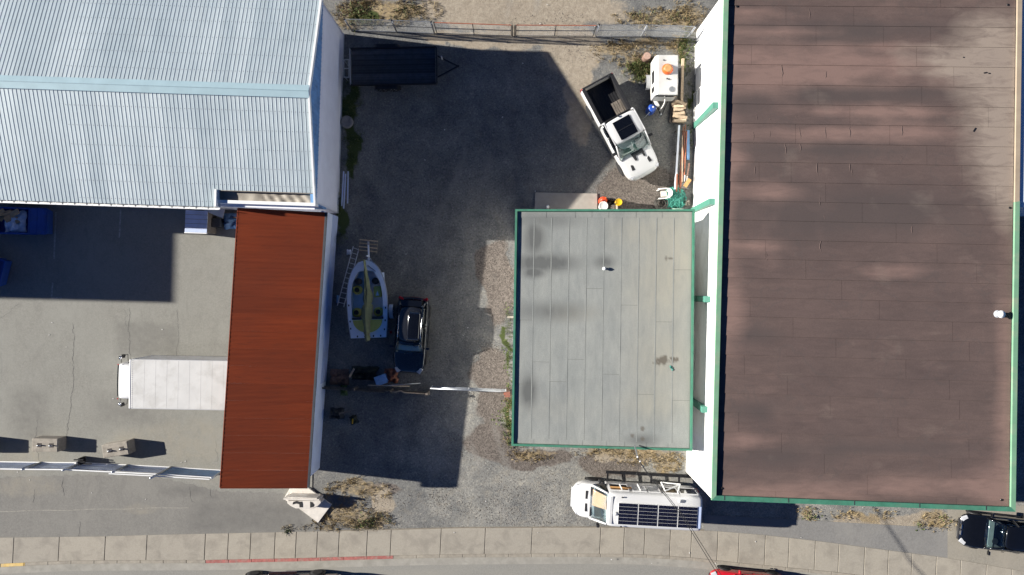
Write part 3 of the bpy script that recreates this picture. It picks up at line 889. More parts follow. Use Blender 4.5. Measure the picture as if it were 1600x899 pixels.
for px in (1132,1232,1335,1437,1541):      # joints of the south cap
    y = 782 + (px-1112)*18/475
    a, c_ = P(px, y-8, zb+.004), P(px, y-1, zb+.004)
    MB().bar(a, c_, .035, .012).build('cap_joint', M['steel_dark'], big, world=True)
MB().prism([(p.x,p.y) for p in inset(bp,.21)], zb-.3, zb-.175).build('roof_deck', M['bitumen'], big, world=True)
zr = zb-.165
bin_ = [c2p(Vector((p.x,p.y,zr))) for p in inset(bp,.235)]
PINK = [(1170,22,60,9),(1210,50,90,9),(1180,90,120,18),(1250,108,90,14),(1290,122,50,10),(1180,130,70,18),(1340,75,140,8),(1370,95,140,10),(1400,110,120,8),
        (1420,130,110,6),(1330,175,110,8),(1400,175,80,9),(1390,205,90,9),(1300,210,170,12),(1200,300,60,14),(1180,385,40,9),(1150,250,26,14),(1395,425,60,10),
        (1140,480,26,60),(1220,770,150,16),(1450,760,140,18),(1560,760,40,40),(1170,690,60,12),(1570,600,16,180),(1130,300,20,200)]
DARK = [(1260,48,110,12),(1370,45,150,14),(1300,70,60,10),(1150,120,40,14),(1290,148,130,12),(1390,145,140,14),(1150,165,50,16),(1290,235,140,12),(1240,330,140,50),
        (1400,330,120,40),(1180,525,50,14),(1230,715,90,18),(1180,640,60,18),(1420,700,150,10)]
PALE = [(1560,60,60,50),(1560,120,75,70),(1565,200,60,70),(1570,265,50,50),(1575,320,30,40),(1510,95,40,16),(1470,95,50,8),(1480,112,60,8),(1440,78,60,6)]
bmk = {'pink': lambda px,py,x,y: min(1.15, sum(gb_(px,py,*q) for q in PINK)) + .30*fb(x,y,.5,7),
       'dark': lambda px,py,x,y: min(1.1, sum(gb_(px,py,*q) for q in DARK)) + .35*fb(x,y,.5,2),
       'pale': lambda px,py,x,y: min(1.2, .75*sum(gb_(px,py,*q) for q in PALE)) + .22*fb(x,y,.7,5)}
bmat = roof_mat('brown_membrane', (.110,.081,.074), [('dark',(.078,.063,.060),.6,.8),('pink',(.235,.155,.132),.8,.8),('pale',(.31,.255,.21),1.1,.9)])
rows = [bin_[0][1], 10.5, 41, 72, 103, 134.5, 165, 195.5, 226, 256, 287]
while rows[-1] < 745: rows.append(rows[-1] + 30.3)
rows.append(790)
seam = random.Random(23)
seams = {1:[1228,1334],2:[1275,1380,1454],3:[1174,1432],4:[1222,1490],5:[1278,1440],6:[1328,1544],7:[1243,1390],8:[1448],9:[1186,1236,1503],10:[1290,1556],11:[1347],12:[1138,1400],13:[1196,1464],14:[1259,1526]}
slant = lambda px, py: py + (px-1330)*(.008 + .028*max(0, py)/790.)
for r_, (y0, y1) in enumerate(zip(rows, rows[1:])):
    cuts = seams.get(r_)
    if cuts is None:
        s0 = 1150 + (r_*67) % 210; cuts = []
        while s0 < 1560: cuts.append(s0); s0 += seam.uniform(190, 330)
    def xl(y): return bin_[0][0] + (bin_[3][0]-bin_[0][0])*(y-bin_[0][1])/(bin_[3][1]-bin_[0][1])
    def xr(y): return bin_[1][0] + (bin_[2][0]-bin_[1][0])*(y-bin_[1][1])/(bin_[2][1]-bin_[1][1])
    def ybound(px): return bin_[3][1] + (px-bin_[3][0])*(bin_[2][1]-bin_[3][1])/(bin_[2][0]-bin_[3][0])
    edges = [None] + cuts + [None]
    for a, b_ in zip(edges, edges[1:]):
        g = .12
        def corner(e, y, left):
            x = (xl(y) if left else xr(y)) if e is None else e + (g if left else -g)
            yy = slant(x, y)
            if y == rows[-1]: yy = ybound(x)
            if y == rows[0]: yy = bin_[0][1]
            return (x, yy)
        quad = (corner(a, y0 + (g if r_ else 0), True), corner(b_, y0 + (g if r_ else 0), False), corner(b_, y1, False) if y1 == rows[-1] else corner(b_, y1-g, False), corner(a, y1, True) if y1 == rows[-1] else corner(a, y1-g, True))
        wid = quad[1][0]-quad[0][0]
        membrane(big, quad, bmat, zr + .002, bmk, nu=max(3, int(wid/9)), nv=3, lap=.016)
# wrinkles and blisters in the membrane
wr = random.Random(4)
for (px, py, l) in [(1150,0,0),(1178,215,20),(1203,212,18),(1250,210,26),(1290,210,22),(1328,208,18),(1227,235,22),(1250,232,16),(1277,265,26),(1328,262,16),(1240,35,0),(1281,312,20),(1288,340,12),(1182,185,16),(1203,186,12),(1245,184,10),(1290,118,14),(1222,112,24),(1265,25,24),(1180,268,18),(1410,205,18),(1408,250,16),(1332,270,14),(1470,205,0),(1425,360,14),(1282,385,22),(1197,400,18)]:
    if not l: continue
    l *= 1.25
    pts = []
    for k in range(6):
        t = k/5
        p = P(px + wr.uniform(-1.2,1.2), py - l*.5 + l*t, zr)
        pts.append((p.x, p.y, zr + .004 - .010*abs(2*t-1)))
    MB().tube(pts, [.006,.016,.020,.020,.016,.006], 6).build('membrane_wrinkle', bmat, big, world=True, smooth=True)
for (px, py) in ((1151,10.5),(1574,8),(1128,763),(1564,781),(1130,317),(1577,325)):
    p = P(px, py, zr)
    MB().lathe([(.05,zr+.02),(.06,zr+.03),(.045,zr+.05),(.0,zr+.05)], 10, (p.x,p.y,0)).build('roof_drain', M['black_metal'], big, world=True)
mk = MB()
for (px, py, l, a_) in ((1539,114,.16,.2),(1545,115,.08,0),(1522,203,.22,1.0),(1505,90,.05,0)):
    p = P(px, py, zr); mk.box((p.x,p.y,zr+.025), (l,.05,.02), a_)
mk.build('roof_debris', M['black_plastic'], big, world=True)['kind'] = 'stuff'
# green steel columns on the west wall
def wx(y): 
    a, d = wall_in[0], wall_in[3]
    return a.x + (d.x-a.x)*(y-a.y)/(d.y-a.y)
for (yp, top) in ((198,4.7),(330,4.5),(466,4.1),(621,4.1)):
    y = (449.5-yp)/27; x = wx(y)
    mb = MB(); 
    mb.add([(x+.01,y-.16,0),(x-.10,y-.16,0),(x-.10,y+.16,0),(x+.01,y+.16,0),(x+.01,y-.16,top),(x-.30,y-.16,top),(x-.30,y+.16,top),(x+.01,y+.16,top)],
           [(0,1,2,3),(7,6,5,4),(1,0,4,5),(2,1,5,6),(3,2,6,7),(0,3,7,4)][0:0] + [(3,2,1,0),(4,5,6,7),(0,1,5,4),(1,2,6,5),(2,3,7,6),(3,0,4,7)])
    mb.build('column', M['green_column'], big, world=True, bevel=.012)
# white pipe frames leaning on the wall by the trailer belong to the clutter (below)

# ---- neighbour with the white roof at the right edge, and the block west of the car park
nb = thing('white_roofed_building', 'white flat roof adjoining the brown roof at the right edge', 'building', (32,10,0))
MB().b2(25.62,42,4.12,22,0,5.0).build('wall', M['white_wall'], nb, world=True)
MB().b2(25.56,42.1,4.05,22.1,5.002,5.16).build('roof', M['white_roof'], nb, world=True)
wb = thing('western_block', 'plain flat roofed block west of the car park, casting its long shadow', 'building', (-46,8,0), R(-1.5))
MB().b2(-8,5.35,-6.2,7,0,8.9).build('wall', M['shade_white_wall'], wb)
MB().b2(-8.1,5.4,-6.25,7.05,8.902,9.0).build('roof', M['grey_panel'], wb)

# ---- roof vents
def roof_vent(px, py, z, r, h, label, tilt=0):
    p = P(px, py, z)
    t = thing('roof_vent', label, 'vent', (p.x,p.y,z-.02))
    MB().lathe([(r*2.2,0),(r*1.6,.02),(r*1.05,.06)], 16).build('flashing_collar', M['galv_light'], t, smooth=True)
    MB().lathe([(r,.03),(r,h)], 16).build('pipe', M['galv_light'], t, smooth=True)
    MB().lathe([(r*.5,h),(r*1.5,h+.02),(r*1.45,h+.06),(r*.2,h+.13),(0,h+.13)], 16).build('cap', M['white_trim'], t, smooth=True)
roof_vent(944, 420, zz, .06, .12, 'small white vent pipe on the pale grey roof')
roof_vent(1558, 491, zr, .13, .30, 'white capped vent pipe near the right edge of the brown roof')
p = P(1049,575,zz); mb = MB()
for k in range(5): mb.box((p.x+rs_.uniform(-.07,.07), p.y+rs_.uniform(-.12,.12), zz+.03), (.09,.05,.04), rs_.uniform(0,3))
tag(mb.build('moss_clump', M['green_rope']), 'tiny green clump lying below the dark stain on grey roof', 'moss clump')
# ------------------------------------------------------------------ vehicles (local frame: x forward, y left, z up)
def prof(hw, zb, zt, crown=.04, tuck=.92):
    h = [(hw*tuck, zb), (hw, zb+.16), (hw, zb+(zt-zb)*.62), (hw*.965, zt-.05), (hw*.87, zt), (hw*.45, zt+crown*.75), (0, zt+crown)]
    return h + [(-y, z) for y, z in h[-2::-1]]
def ring(x, hw, zb, zt, crown=.04, tuck=.92):
    return [(x, y, z) for y, z in prof(hw, zb, zt, crown, tuck)][::-1]
WHEEL = {}
def wheel(parent, x, y, r=.34, w=.22, rim='alloy', z=None):
    key = (round(r,3), round(w,3), rim)
    if key not in WHEEL:
        t = MB().lathe([(r*.62,-w/2),(r*.93,-w/2),(r,-w*.32),(r,w*.32),(r*.93,w/2),(r*.62,w/2)], 28, axis='Y')
        q = MB(); q.lathe([(r*.63,-w*.42),(r*.60,-w*.30),(r*.1,-w*.30),(0,-w*.30)], 20, axis='Y')
        q.lathe([(0,w*.30),(r*.1,w*.30),(r*.60,w*.30),(r*.63,w*.42)], 20, axis='Y')
        for k in range(6):
            a = k*math.pi/3
            q.bar((r*.1*math.cos(a), w*.36, r*.1*math.sin(a)), (r*.6*math.cos(a), w*.38, r*.6*math.sin(a)), .05, .05)
            q.bar((r*.1*math.cos(a), -w*.36, r*.1*math.sin(a)), (r*.6*math.cos(a), -w*.38, r*.6*math.sin(a)), .05, .05)
        WHEEL[key] = (t.mesh('wheel', M['rubber'], True), q.mesh('rim', M[rim]))
    a, b = WHEEL[key]
    o = link('wheel', a, parent); o.location = (x, y, r if z is None else z)
    link('rim', b, o)
    return o
def arch(parent, x, y, r, sgn, mat='black_plastic'):
    MB().lathe([(r*1.17,-.015),(r*1.17,.015)], 26, (x, y, r*1.02), axis='Y').build('wheel_arch', M[mat], parent)
def pane(parent, name, pts, mat, bulge=(0,0,0), n=6, t=.006):
    "pts: four corners a b c d (a-b bottom, d-c top)"
    a, b, c, d = [Vector(p) for p in pts]; bu = Vector(bulge)
    def fn(u, v):
        p = a.lerp(b, u).lerp(d.lerp(c, u), v)
        return p + bu*(4*u*(1-u)) 
    return MB().grid(fn, n, 3).build(name, M[mat], parent, smooth=True, solid=t)
def mirror(parent, x, y, z, s, mat, size=(.12,.22,.16)):
    mb = MB(); mb.box((x, y + s*.13, z), size); 
    o = mb.build('mirror', M[mat], parent, bevel=.03)
    MB().bar((x+.02, y-.04*s, z-.05), (x, y+s*.06, z-.02), .05, .05).build('mirror_arm', M['black_plastic'], o)
    return o
def greenhouse(t, sp, paint, roofmat, glass, sideglass, taper=.20):
    fb_, rb, wb_, zb_, fr, rr, wr, zr_ = sp   # belt front/rear x, half width, z; roof front/rear, half width, z
    n = 9
    rings = []
    for k in range(n):
        u = k/(n-1); x = rr + (fr-rr)*u
        e = 1 - taper*abs(2*u-1)**4; zc = zr_ - (.05 if zr_ < 1.5 or zr_ > 1.8 else .12)*abs(2*u-1)**2.3
        rings.append([(x, y*wr*e, zc + dz) for y, dz in ((-1,-.07),(-.97,-.02),(-.8,.02),(-.4,.045),(0,.055),(.4,.045),(.8,.02),(.97,-.02),(1,-.07),(.9,-.08),(-.9,-.08))])
    MB().loft(rings).build('roof', M[roofmat], t, smooth=True, subsurf=1)
    zt = zr_-.07
    pane(t, 'windshield', [(fb_,-wb_*.93,zb_),(fb_,wb_*.93,zb_),(fr-.03,wr*.88,zt),(fr-.03,-wr*.88,zt)], glass, (.09,0,.03))
    pane(t, 'rear_window', [(rb,wb_*.9,zb_),(rb,-wb_*.9,zb_),(rr+.03,-wr*.86,zt),(rr+.03,wr*.86,zt)], sideglass, (-.06,0,.02))
    xb = (fr+rr)/2 + .1
    for s in (-1, 1):
        for (a, b_, c_, d) in ((fb_-.18, xb+.05, xb+.03, fr-.1), (xb-.05, rb+.16, rr+.14, xb-.06)):
            pts = [(a,s*wb_,zb_),(b_,s*wb_,zb_),(c_,s*wr*.985,zt),(d,s*wr*.985,zt)]
            if s > 0: pts = [pts[1],pts[0],pts[3],pts[2]]
            pane(t, 'side_window', pts, sideglass, (0,s*.02,0))
        MB().tube([(fb_+.02,s*wb_*.97,zb_-.02),(fr,s*wr*.94,zt+.02)], .042, 8).build('pillar', M[paint], t, smooth=True)
        MB().tube([(rb-.02,s*wb_*.95,zb_-.02),(rr,s*wr*.92,zt+.02)], .055, 8).build('pillar', M[paint], t, smooth=True)
        MB().bar((xb,s*(wb_+.004),zb_-.02), (xb-.01,s*(wr*.985+.004),zt+.01), .03, .09).build('pillar', M['black_plastic'], t)
        MB().bar((rr+.05,s*wr*.96,zt+.03),(fr-.05,s*wr*.96,zt+.03), .05, .05).build('roof_rail_trim', M[paint], t)
    # cabin inside
    MB().b2(rb+.1, fb_-.12, -wb_*.9, wb_*.9, zb_-.02, zb_+.012).build('cabin_floor', M['seat_grey'], t)
    MB().b2(fb_-.42, fb_-.10, -wb_*.88, wb_*.88, zb_, zb_+.06).build('dashboard', M['dash_grey'], t, bevel=.03)
    for s in (-1, 1):
        MB().box((xb+.12, s*wb_*.42, zb_+.17), (.14,.46,.40), ry=-.15).build('seat', M['seat_grey'], t, bevel=.04)
        MB().box((rb+.55, s*wb_*.42, zb_+.13), (.14,.5,.30), ry=-.15).build('seat', M['seat_grey'], t, bevel=.04)
    MB().lathe([(.16,0),(.185,.012),(.16,.024)], 16, (fb_-.5, wb_*.42, zb_+.08)).build('steering_wheel', M['black_plastic'], t)

def car(name, label, cat, loc, head, L, Wd, paint, roofmat=None, kind='suv', glass='car_glass', sideglass='dark_glass', rim='alloy', lamp_glow=False):
    t = thing(name, label, cat, loc, head)
    hw = Wd/2; f = L/2
    zh = .98 if kind != 'sedan' else .86; zbelt = 1.06 if kind != 'sedan' else .92; ztop = 1.66 if kind != 'sedan' else 1.44
    zb = .24
    R_ = [ring(-f+.02, hw*.80, .42, zbelt-.18, .02), ring(-f+.10, hw*.92, .30, zbelt-.06), ring(-f+.40, hw*.985, zb, zbelt), ring(-f+1.0, hw, zb, zbelt),
          ring(-.1, hw, zb, zbelt), ring(.55, hw, zb, zbelt-.01), ring(f-1.22, hw, zb, zh), ring(f-.7, hw*.985, zb, zh-.06), ring(f-.28, hw*.92, .28, zh-.15), ring(f-.06, hw*.76, .36, zh-.27), ring(f, hw*.66, .42, zh-.36, .01)]
    MB().loft(R_).build('body', M[paint], t, smooth=True, subsurf=2)
    if kind == 'sedan': sp = (f-1.28, -f+.55, hw*.9, zbelt-.01, f-2.05, -f+1.25, hw*.68, ztop)
    else: sp = (f-1.22, -f+.16, hw*.9, zbelt-.01, f-1.85, -f+.52, hw*.74, ztop)
    greenhouse(t, sp, paint, roofmat or paint, glass, sideglass)
    r = .34
    for x in (f-.86, -f+.82):
        for s in (-1, 1):
            arch(t, x, s*(hw-.01), r, s); wheel(t, x, s*(hw-.085), r, .22, rim)
    for s in (-1, 1):
        MB().box((f-.20, s*hw*.68, zh-.24), (.34,.26,.12), rz=-s*.55, ry=.25).build('headlight', M['lamp_lens'], t, bevel=.03)
        MB().box((-f+.12, s*hw*.76, zbelt-.09), (.16,.26,.24), rz=s*.45).build('taillight', M['tail_red'], t, bevel=.03)
        mirror(t, f-1.5, s*hw*.97, zbelt+.06, s, paint)
        MB().b2(f-1.55-.9, f-1.55-.74, s*hw-.012*s, s*hw+.012*s, .82, .85).build('door_handle', M[paint], t)
        MB().b2(-f+1.3, f-1.35, s*hw*.985, s*hw*1.02, .27, .36).build('sill', M['black_plastic'], t)
        MB().bar((sp[0]+.08, s*.25, zbelt+.02), (sp[0]-.05, s*.25+.5, zbelt+.05), .02, .015).build('wiper', M['black_plastic'], t)
    MB().b2(f-.10, f+.015, -hw*.62, hw*.62, .38, .50).build('grille', M['black_plastic'], t, bevel=.02)
    return t, sp

# ---- dark hatchback SUV parked beside the boat
p = P(642, 524, .9)
suv, sp = car('parked_suv', 'glossy black suv parked beside the boat in the shade', 'car', (p.x,p.y,0), R(-94.3), 4.36, 1.84, 'navy_paint', 'suv_roof')
MB().grid(lambda u, v: (-1.35+1.6*u, -.12+.66*v, 1.685 - .12*abs(2*((-1.35+1.6*u+1.66)/1.99)-1)**2.3 + .055*(1-((-.12+.66*v)/.68)**2)), 8, 8).build('panoramic_sunroof', M['black_paint'], suv, smooth=True, solid=.02)  # glass roof set off-centre so its black paints the unlit side
for s in (-1, 1):
    MB().tube([(-1.2,s*.64,1.60),(-1.0,s*.64,1.655),(-.2,s*.64,1.665),(.15,s*.63,1.62)], .02, 6).build('roof_rail', M['chrome'], suv, smooth=True)
MB().tube([(-2.13,.62,.93),(-2.17,.0,.98),(-2.13,-.62,.93)], .02, 6).build('light_bar', M['dim_red'], suv, smooth=True)
MB().b2(-1.98,-1.66,-.58,.58,1.60,1.63).build('spoiler', M['black_paint'], suv, bevel=.02)
# ---- black car at bottom right
p = P(1568, 835, .7)
bc, sp = car('black_car', 'black car at the right edge with its nose by the pavement', 'car', (p.x+.02,p.y,0), R(180-6), 4.9, 1.95, 'black_paint', 'black_paint', kind='sedan', glass='van_glass')
for s in (-1, 1):
    MB().box((2.40, s*.17, .62), (.08,.26,.16)).build('kidney_grille', M['chrome'], bc, bevel=.02)
MB().b2(2.32, 2.47, -.5, .5, .30, .42).build('bumper_insert', M['chrome'], bc, bevel=.02)
# ---- red car on the road
rcar, sp = car('red_car', 'bright red car on the road at the bottom edge', 'car', (13.45,-17.14,-.10), R(180-5.5), 4.4, 1.82, 'red_paint')

# ---- pickups
def pickup(name, label, loc, head, paint, L=5.9, Wd=2.08, lod='full', glass='car_glass'):
    t = thing(name, label, 'pickup truck', loc, head)
    f, hw = L/2, Wd/2
    zh, zbelt, ztop = 1.22, 1.30, 1.90
    cabr = -.62
    R_ = [ring(cabr-.03, hw*.97, .45, zbelt), ring(cabr+.1, hw*.98, .42, zbelt), ring(.3, hw*.985, .40, zbelt), ring(1.1, hw, .40, zbelt-.02), ring(1.6, hw, .40, zh+.02), ring(2.2, hw*.985, .40, zh-.02),
          ring(f-.60, hw*.975, .42, zh-.04), ring(f-.30, hw*.93, .44, zh-.08), ring(f-.10, hw*.82, .46, zh-.15), ring(f+.0, hw*.66, .5, zh-.26), ring(f+.05, hw*.48, .54, zh-.45, .01)]
    MB().loft(R_).build('body', M[paint], t, smooth=True, subsurf=2)
    sp = (1.60, cabr+.0, hw*.96, zbelt-.015, .85, cabr+.06, hw*.925, ztop)
    greenhouse(t, sp, paint, paint, glass, 'dark_glass', .07)
    # bed
    b0, b1 = -f+.04, cabr-.06
    for s in (-1, 1):
        rings = [[(x, s*y, z) for y, z in ((hw*.80,.62),(hw*.94,.50),(hw*.985,.80),(hw*.965,1.22),(hw*.90,1.30),(hw*.81,1.30))] for x in (b1, b1-.6, -f+.5, b0+.03)]
        if s > 0: rings = rings[::-1]
        MB().loft(rings).build('bed_side', M[paint], t, smooth=False, bevel=.02)
        MB().b2(b0+.02, b1-.0, s*hw*.76, s*hw*.955, 1.30, 1.328).build('bed_rail_cap', M['black_plastic'], t, bevel=.008)
    for s in (-1, 1):
        MB().b2(b0+.06, b1, s*hw*.775, s*hw*.795, .70, 1.315).build('bed_liner', M['black_plastic'], t)
    MB().b2(b0+.06, b1, -hw*.8, hw*.8, .70, .75).build('bed_floor', M['black_plastic'], t)
    ribm = MB()
    for k in range(9): ribm.b2(b0+.1, b1-.05, -.66+k*.165, -.60+k*.165, .751, .768)
    ribm.build('bed_liner_ribs', M['black_plastic'], t)['kind'] = 'stuff'
    MB().b2(b1-.05, b1+.0, -hw*.90, hw*.90, .7, 1.332).build('bed_front_wall', M['black_plastic'], t)
    MB().grid(lambda u, v: (b0-.02 - .05*(4*v*(1-v)) + .03*(u-.5)**2*4, (u-.5)*2*hw*.93, .5 + .82*v), 8, 4).build('tailgate', M[paint], t, smooth=True, solid=-.06)
    MB().b2(b0-.05, b0+.05, -hw*.9, hw*.9, 1.322, 1.345).build('tailgate_cap', M['black_plastic'], t, bevel=.01)
    MB().b2(b0-.16, b0-.02, -hw*.9, hw*.9, .48, .62).build('rear_bumper', M['chrome'], t, bevel=.03)
    r = .40
    for x in (f-1.0, -f+1.25):
        for s in (-1, 1):
            arch(t, x, s*(hw-.022), r, s); wheel(t, x, s*(hw-.12), r, .27)
    for s in (-1, 1):
        MB().box((f-.22, s*hw*.72, 1.0), (.22,.30,.2), rz=-s*.5).build('headlight', M['lamp_lens'], t, bevel=.03)
        MB().box((b0-.01, s*hw*.90, 1.05), (.08,.14,.4)).build('taillight', M['tail_red'], t, bevel=.02)
        mirror(t, 1.15, s*(hw*.98), 1.42, s, 'black_plastic', (.16,.26,.2))
        MB().b2(-.5, 1.1, s*hw*.93, s*hw*(1.0 if lod == 'full' else 1.07), .36, .41).build('running_board', M['black_plastic'] if lod == 'full' else M['chrome'], t, bevel=.01)
        for xx in (.15, -.5):
            MB().b2(xx, xx+.2, s*hw*.985, s*hw*1.01, 1.08, 1.11).build('door_handle', M[paint], t)
        MB().bar((1.66, s*.3, zh+.09), (1.52, s*.3+.42, zh+.11), .02, .015).build('wiper', M['black_plastic'], t)
    MB().b2(f-.12, f+.03, -hw*.50, hw*.50, .58, .86).build('grille', M['black_plastic'], t, bevel=.03)
    MB().b2(f-.30, f+.0, -hw*.60, hw*.60, .42, .58).build('front_bumper', M[paint], t, bevel=.05)
    return t
p = P(971, 200, 1.15)
pk = pickup('white_pickup', 'white pickup with black bed and sunroof parked by the white wall', (p.x,p.y,0), R(-61.5), 'white_paint')
MB().b2(-.36,.72,-.52,.52,1.935,1.968).build('sunroof', M['black_paint'], pk, bevel=.015)
MB().b2(.17,.19,-.52,.52,1.967,1.972).build('sunroof_bar', M['black_plastic'], pk)
MB().b2(-.60,-.50,-.09,.02,1.93,1.99).build('roof_antenna', M['black_plastic'], pk, bevel=.02)
MB().add([(1.55,-.30,1.285),(2.02,-.22,1.262),(2.02,-.10,1.264),(1.78,-.08,1.285),(1.78,.30,1.287),(2.02,.32,1.262),(2.02,.42,1.258),(1.55,.46,1.28)],
         [(0,1,2,3),(0,3,4,7),(4,5,6,7)]).build('hood_scoop', M['black_plastic'], pk, solid=-.02)
for s in (-1, 1):
    MB().box((2.28, s*.52, 1.205), (.32,.17,.03), rz=s*.12, ry=.05).build('hood_vent', M['black_plastic'], pk, bevel=.008)
mx = pk
for k in range(5):
    o = MB().box((0,0,0), (.85,.11,.045)).build('plank', M['old_lumber'])
    pass_ = Matrix.Translation(pk.location) @ Matrix.Rotation(R(-61.5),4,'Z')
    q = pass_ @ Vector((-1.10, .25+k*.135, .80 + .002*k))
    o.location = q; o.rotation_euler = (0,0,R(-61.5) + rnd.uniform(-.05,.05))
    tag(o, 'short weathered plank lying in the bed of the white pickup', 'plank', 'planks in the pickup bed')
mp = pickup('maroon_pickup', 'dark maroon pickup truck parked on the road at the bottom edge', (-12.85,-17.42,-.10), R(180+1.0), 'maroon_paint', lod='far')
MB().b2(.96,1.06,-1.02,-.98,1.1,1.62).build('mirror_trim', M['white_trim'], mp)

# ---- white camper van with solar panels
p = P(1018, 800, 2.62)
van = thing('camper_van', 'white high roof camper van with black solar panels on its roof', 'van', (p.x-.60,p.y,0), R(180-3.2))
van.scale = (1.065, 1.04, 1.0)
hw = .99; VL = 6.5; f = 3.32
R_ = [ring(-3.15, hw*.95, .42, 2.52, .05, .96), ring(-3.08, hw, .36, 2.58, .06, .97), ring(-1.5, hw, .34, 2.60, .06, .98), ring(.8, hw, .34, 2.60, .06, .98), ring(1.52, hw*.99, .34, 2.60, .05, .98), ring(1.60, hw*.98, .34, 2.55, .05, .98)]
def vring(x, hw_, zb, zt, wt, crown=.05):
    h = [(hw_*.95,zb),(hw_,zb+.2),(hw_,1.15),(hw_+(wt-hw_)*.45,zb+(zt-zb)*.72),(wt,zt-.12),(wt*.93,zt-.02),(wt*.6,zt+crown*.7),(0,zt+crown)]
    return [(x,y,z) for y,z in (h + [(-y,z) for y,z in h[-2::-1]])][::-1]
rings = [vring(-3.18,.95,.42,2.50,.86), vring(-3.12,.985,.36,2.57,.885), vring(-2.9,.99,.34,2.6,.895), vring(-1,.99,.34,2.62,.90), vring(1.0,.99,.34,2.62,.90), vring(1.45,.99,.34,2.60,.89), vring(1.62,.985,.34,2.52,.86), vring(1.68,.98,.34,2.40,.82)]
MB().loft(rings).build('body', M['white_paint'], van, smooth=True, subsurf=1)
hood = [ring(1.55,.985,.36,1.30,.05), ring(2.0,.985,.36,1.28,.06), ring(2.5,.975,.36,1.22,.06), ring(2.8,.95,.38,1.14,.06), ring(3.02,.88,.40,1.05,.05), ring(3.18,.76,.44,.92,.05), ring(3.28,.60,.48,.80,.03), ring(3.34,.40,.52,.66,.01)]
MB().loft(hood).build('hood', M['white_paint'], van, smooth=True, subsurf=2)
pane(van, 'windshield', [(2.32,-.86,1.27),(2.32,.86,1.27),(1.63,.74,2.36),(1.63,-.74,2.36)], 'van_glass', (.12,0,.02), 8)
for s in (-1, 1):
    MB().tube([(2.40,s*.90,1.24),(1.66,s*.80,2.40)], .055, 8).build('pillar', M['white_paint'], van, smooth=True)
    pts = [(2.2,s*.965,1.27),(1.62,s*.985,1.27),(1.62,s*.85,2.28),(1.70,s*.84,2.28)]
    pane(van, 'side_window', pts if s < 0 else [pts[1],pts[0],pts[3],pts[2]], 'dark_glass', (0,s*.02,0))
MB().b2(1.65,2.2,-.8,.8,1.26,1.34).build('dashboard', M['seat_grey'], van, bevel=.05)
MB().add([(1.70,-.60,2.24),(1.70,.10,2.26),(2.32,.16,1.37),(2.30,-.68,1.37)], [(0,1,2,3)]).build('sunshade', M['sunshade'], van, solid=.01)
MB().b2(2.34,2.42,-.80,.80,1.27,1.31).build('wiper_cowl', M['black_plastic'], van, bevel=.02)
for s in (-1, 1):
    MB().box((2.62,s*.34,1.245),(.11,.44,.03), ry=.15).build('hood_vent', M['black_plastic'], van, bevel=.01)
    MB().box((2.98,s*.80,.92),(.34,.10,.22), rz=-s*.42).build('headlight', M['lamp_lens'], van, bevel=.04)
    mirror(van, 1.98, s*1.06, 1.5, s, 'black_plastic', (.16,.16,.32))
    for x in (2.25, -2.05):
        arch(van, x, s*.975, .36, s); wheel(van, x, s*.90, .36, .23, 'galvanised')
    MB().b2(-3.2,-3.14,s*.82,s*.95,.9,1.6).build('taillight', M['tail_red'], van, bevel=.02)
MB().b2(3.2,3.36,-.55,.55,.42,.6).build('bumper', M['grey_panel'], van, bevel=.04)
# high roof cap and ribs
MB().b2(1.42,1.58,-.72,.72,2.63,2.65).build('roof_fairing', M['white_paint'], van, bevel=.02)
# solar panels: frame, cells
zt = 2.70
for k, x in enumerate((.17, -.84, -1.85, -2.86)):
    pn = MB().b2(x-.01, x+.97, -.44, .68, zt, zt+.03).build('solar_panel', M['white_trim'], van, bevel=.006)
    pn['label'] = 'black solar panel with white grid lines'
    for i in range(4):
        for j in range(6):
            MB().b2(x+.006+i*.2395, x+.2405+i*.2395, -.428+j*.184, -.252+j*.184, zt+.0305, zt+.034).build('solar_cell', M['solar_cell'], pn)
MB().b2(-3.06,-2.90,-.45,.68,2.67,2.695).build('panel_deflector', M['dado_paint'], van)
MB().lathe([(.10,2.68),(.10,2.74),(.07,2.77),(0,2.77)], 16, (1.28,.15,0)).build('roof_vent', M['white_plastic'], van, smooth=True)
MB().lathe([(.09,2.66),(.08,2.73),(0,2.74)], 16, (-1.95,-.68,0)).build('roof_dome', M['white_plastic'], van, smooth=True)
for (x, y) in ((.9,-.74),(.9,.78)):
    MB().b2(x,x+.1,y,y+.06,2.66,2.70).build('rack_foot', M['black_plastic'], van)
# side facing the shop: windows, opened frames, side step
s = -1
def sw(x0, x1, z0, z1, mat, out=.01, name='window', fr=True):
    def yy(z): return -(.99 - max(0, (z-1.15))*.068) - out
    w_ = MB().add([(x0,yy(z0),z0),(x1,yy(z0),z0),(x1,yy(z1),z1),(x0,yy(z1),z1)], [(0,1,2,3)]).build(name, M[mat], van, solid=-.02)
    if fr:
        q = MB()
        for a, b_ in (((x0,z0),(x1,z0)),((x1,z0),(x1,z1)),((x1,z1),(x0,z1)),((x0,z1),(x0,z0))):
            q.bar((a[0],yy(a[1])-.015,a[1]), (b_[0],yy(b_[1])-.015,b_[1]), .05, .05)
        q.build('window_frame', M['white_paint'], w_)
sw(.55,1.50,1.25,2.20,'black_paint'); sw(-.35,.35,1.45,2.25,'grey_panel', .03); sw(-1.05,-.45,1.45,2.25,'grey_panel', .03); sw(-2.0,-1.2,1.35,2.2,'black_paint'); sw(-3.0,-2.1,1.3,2.2,'black_paint')
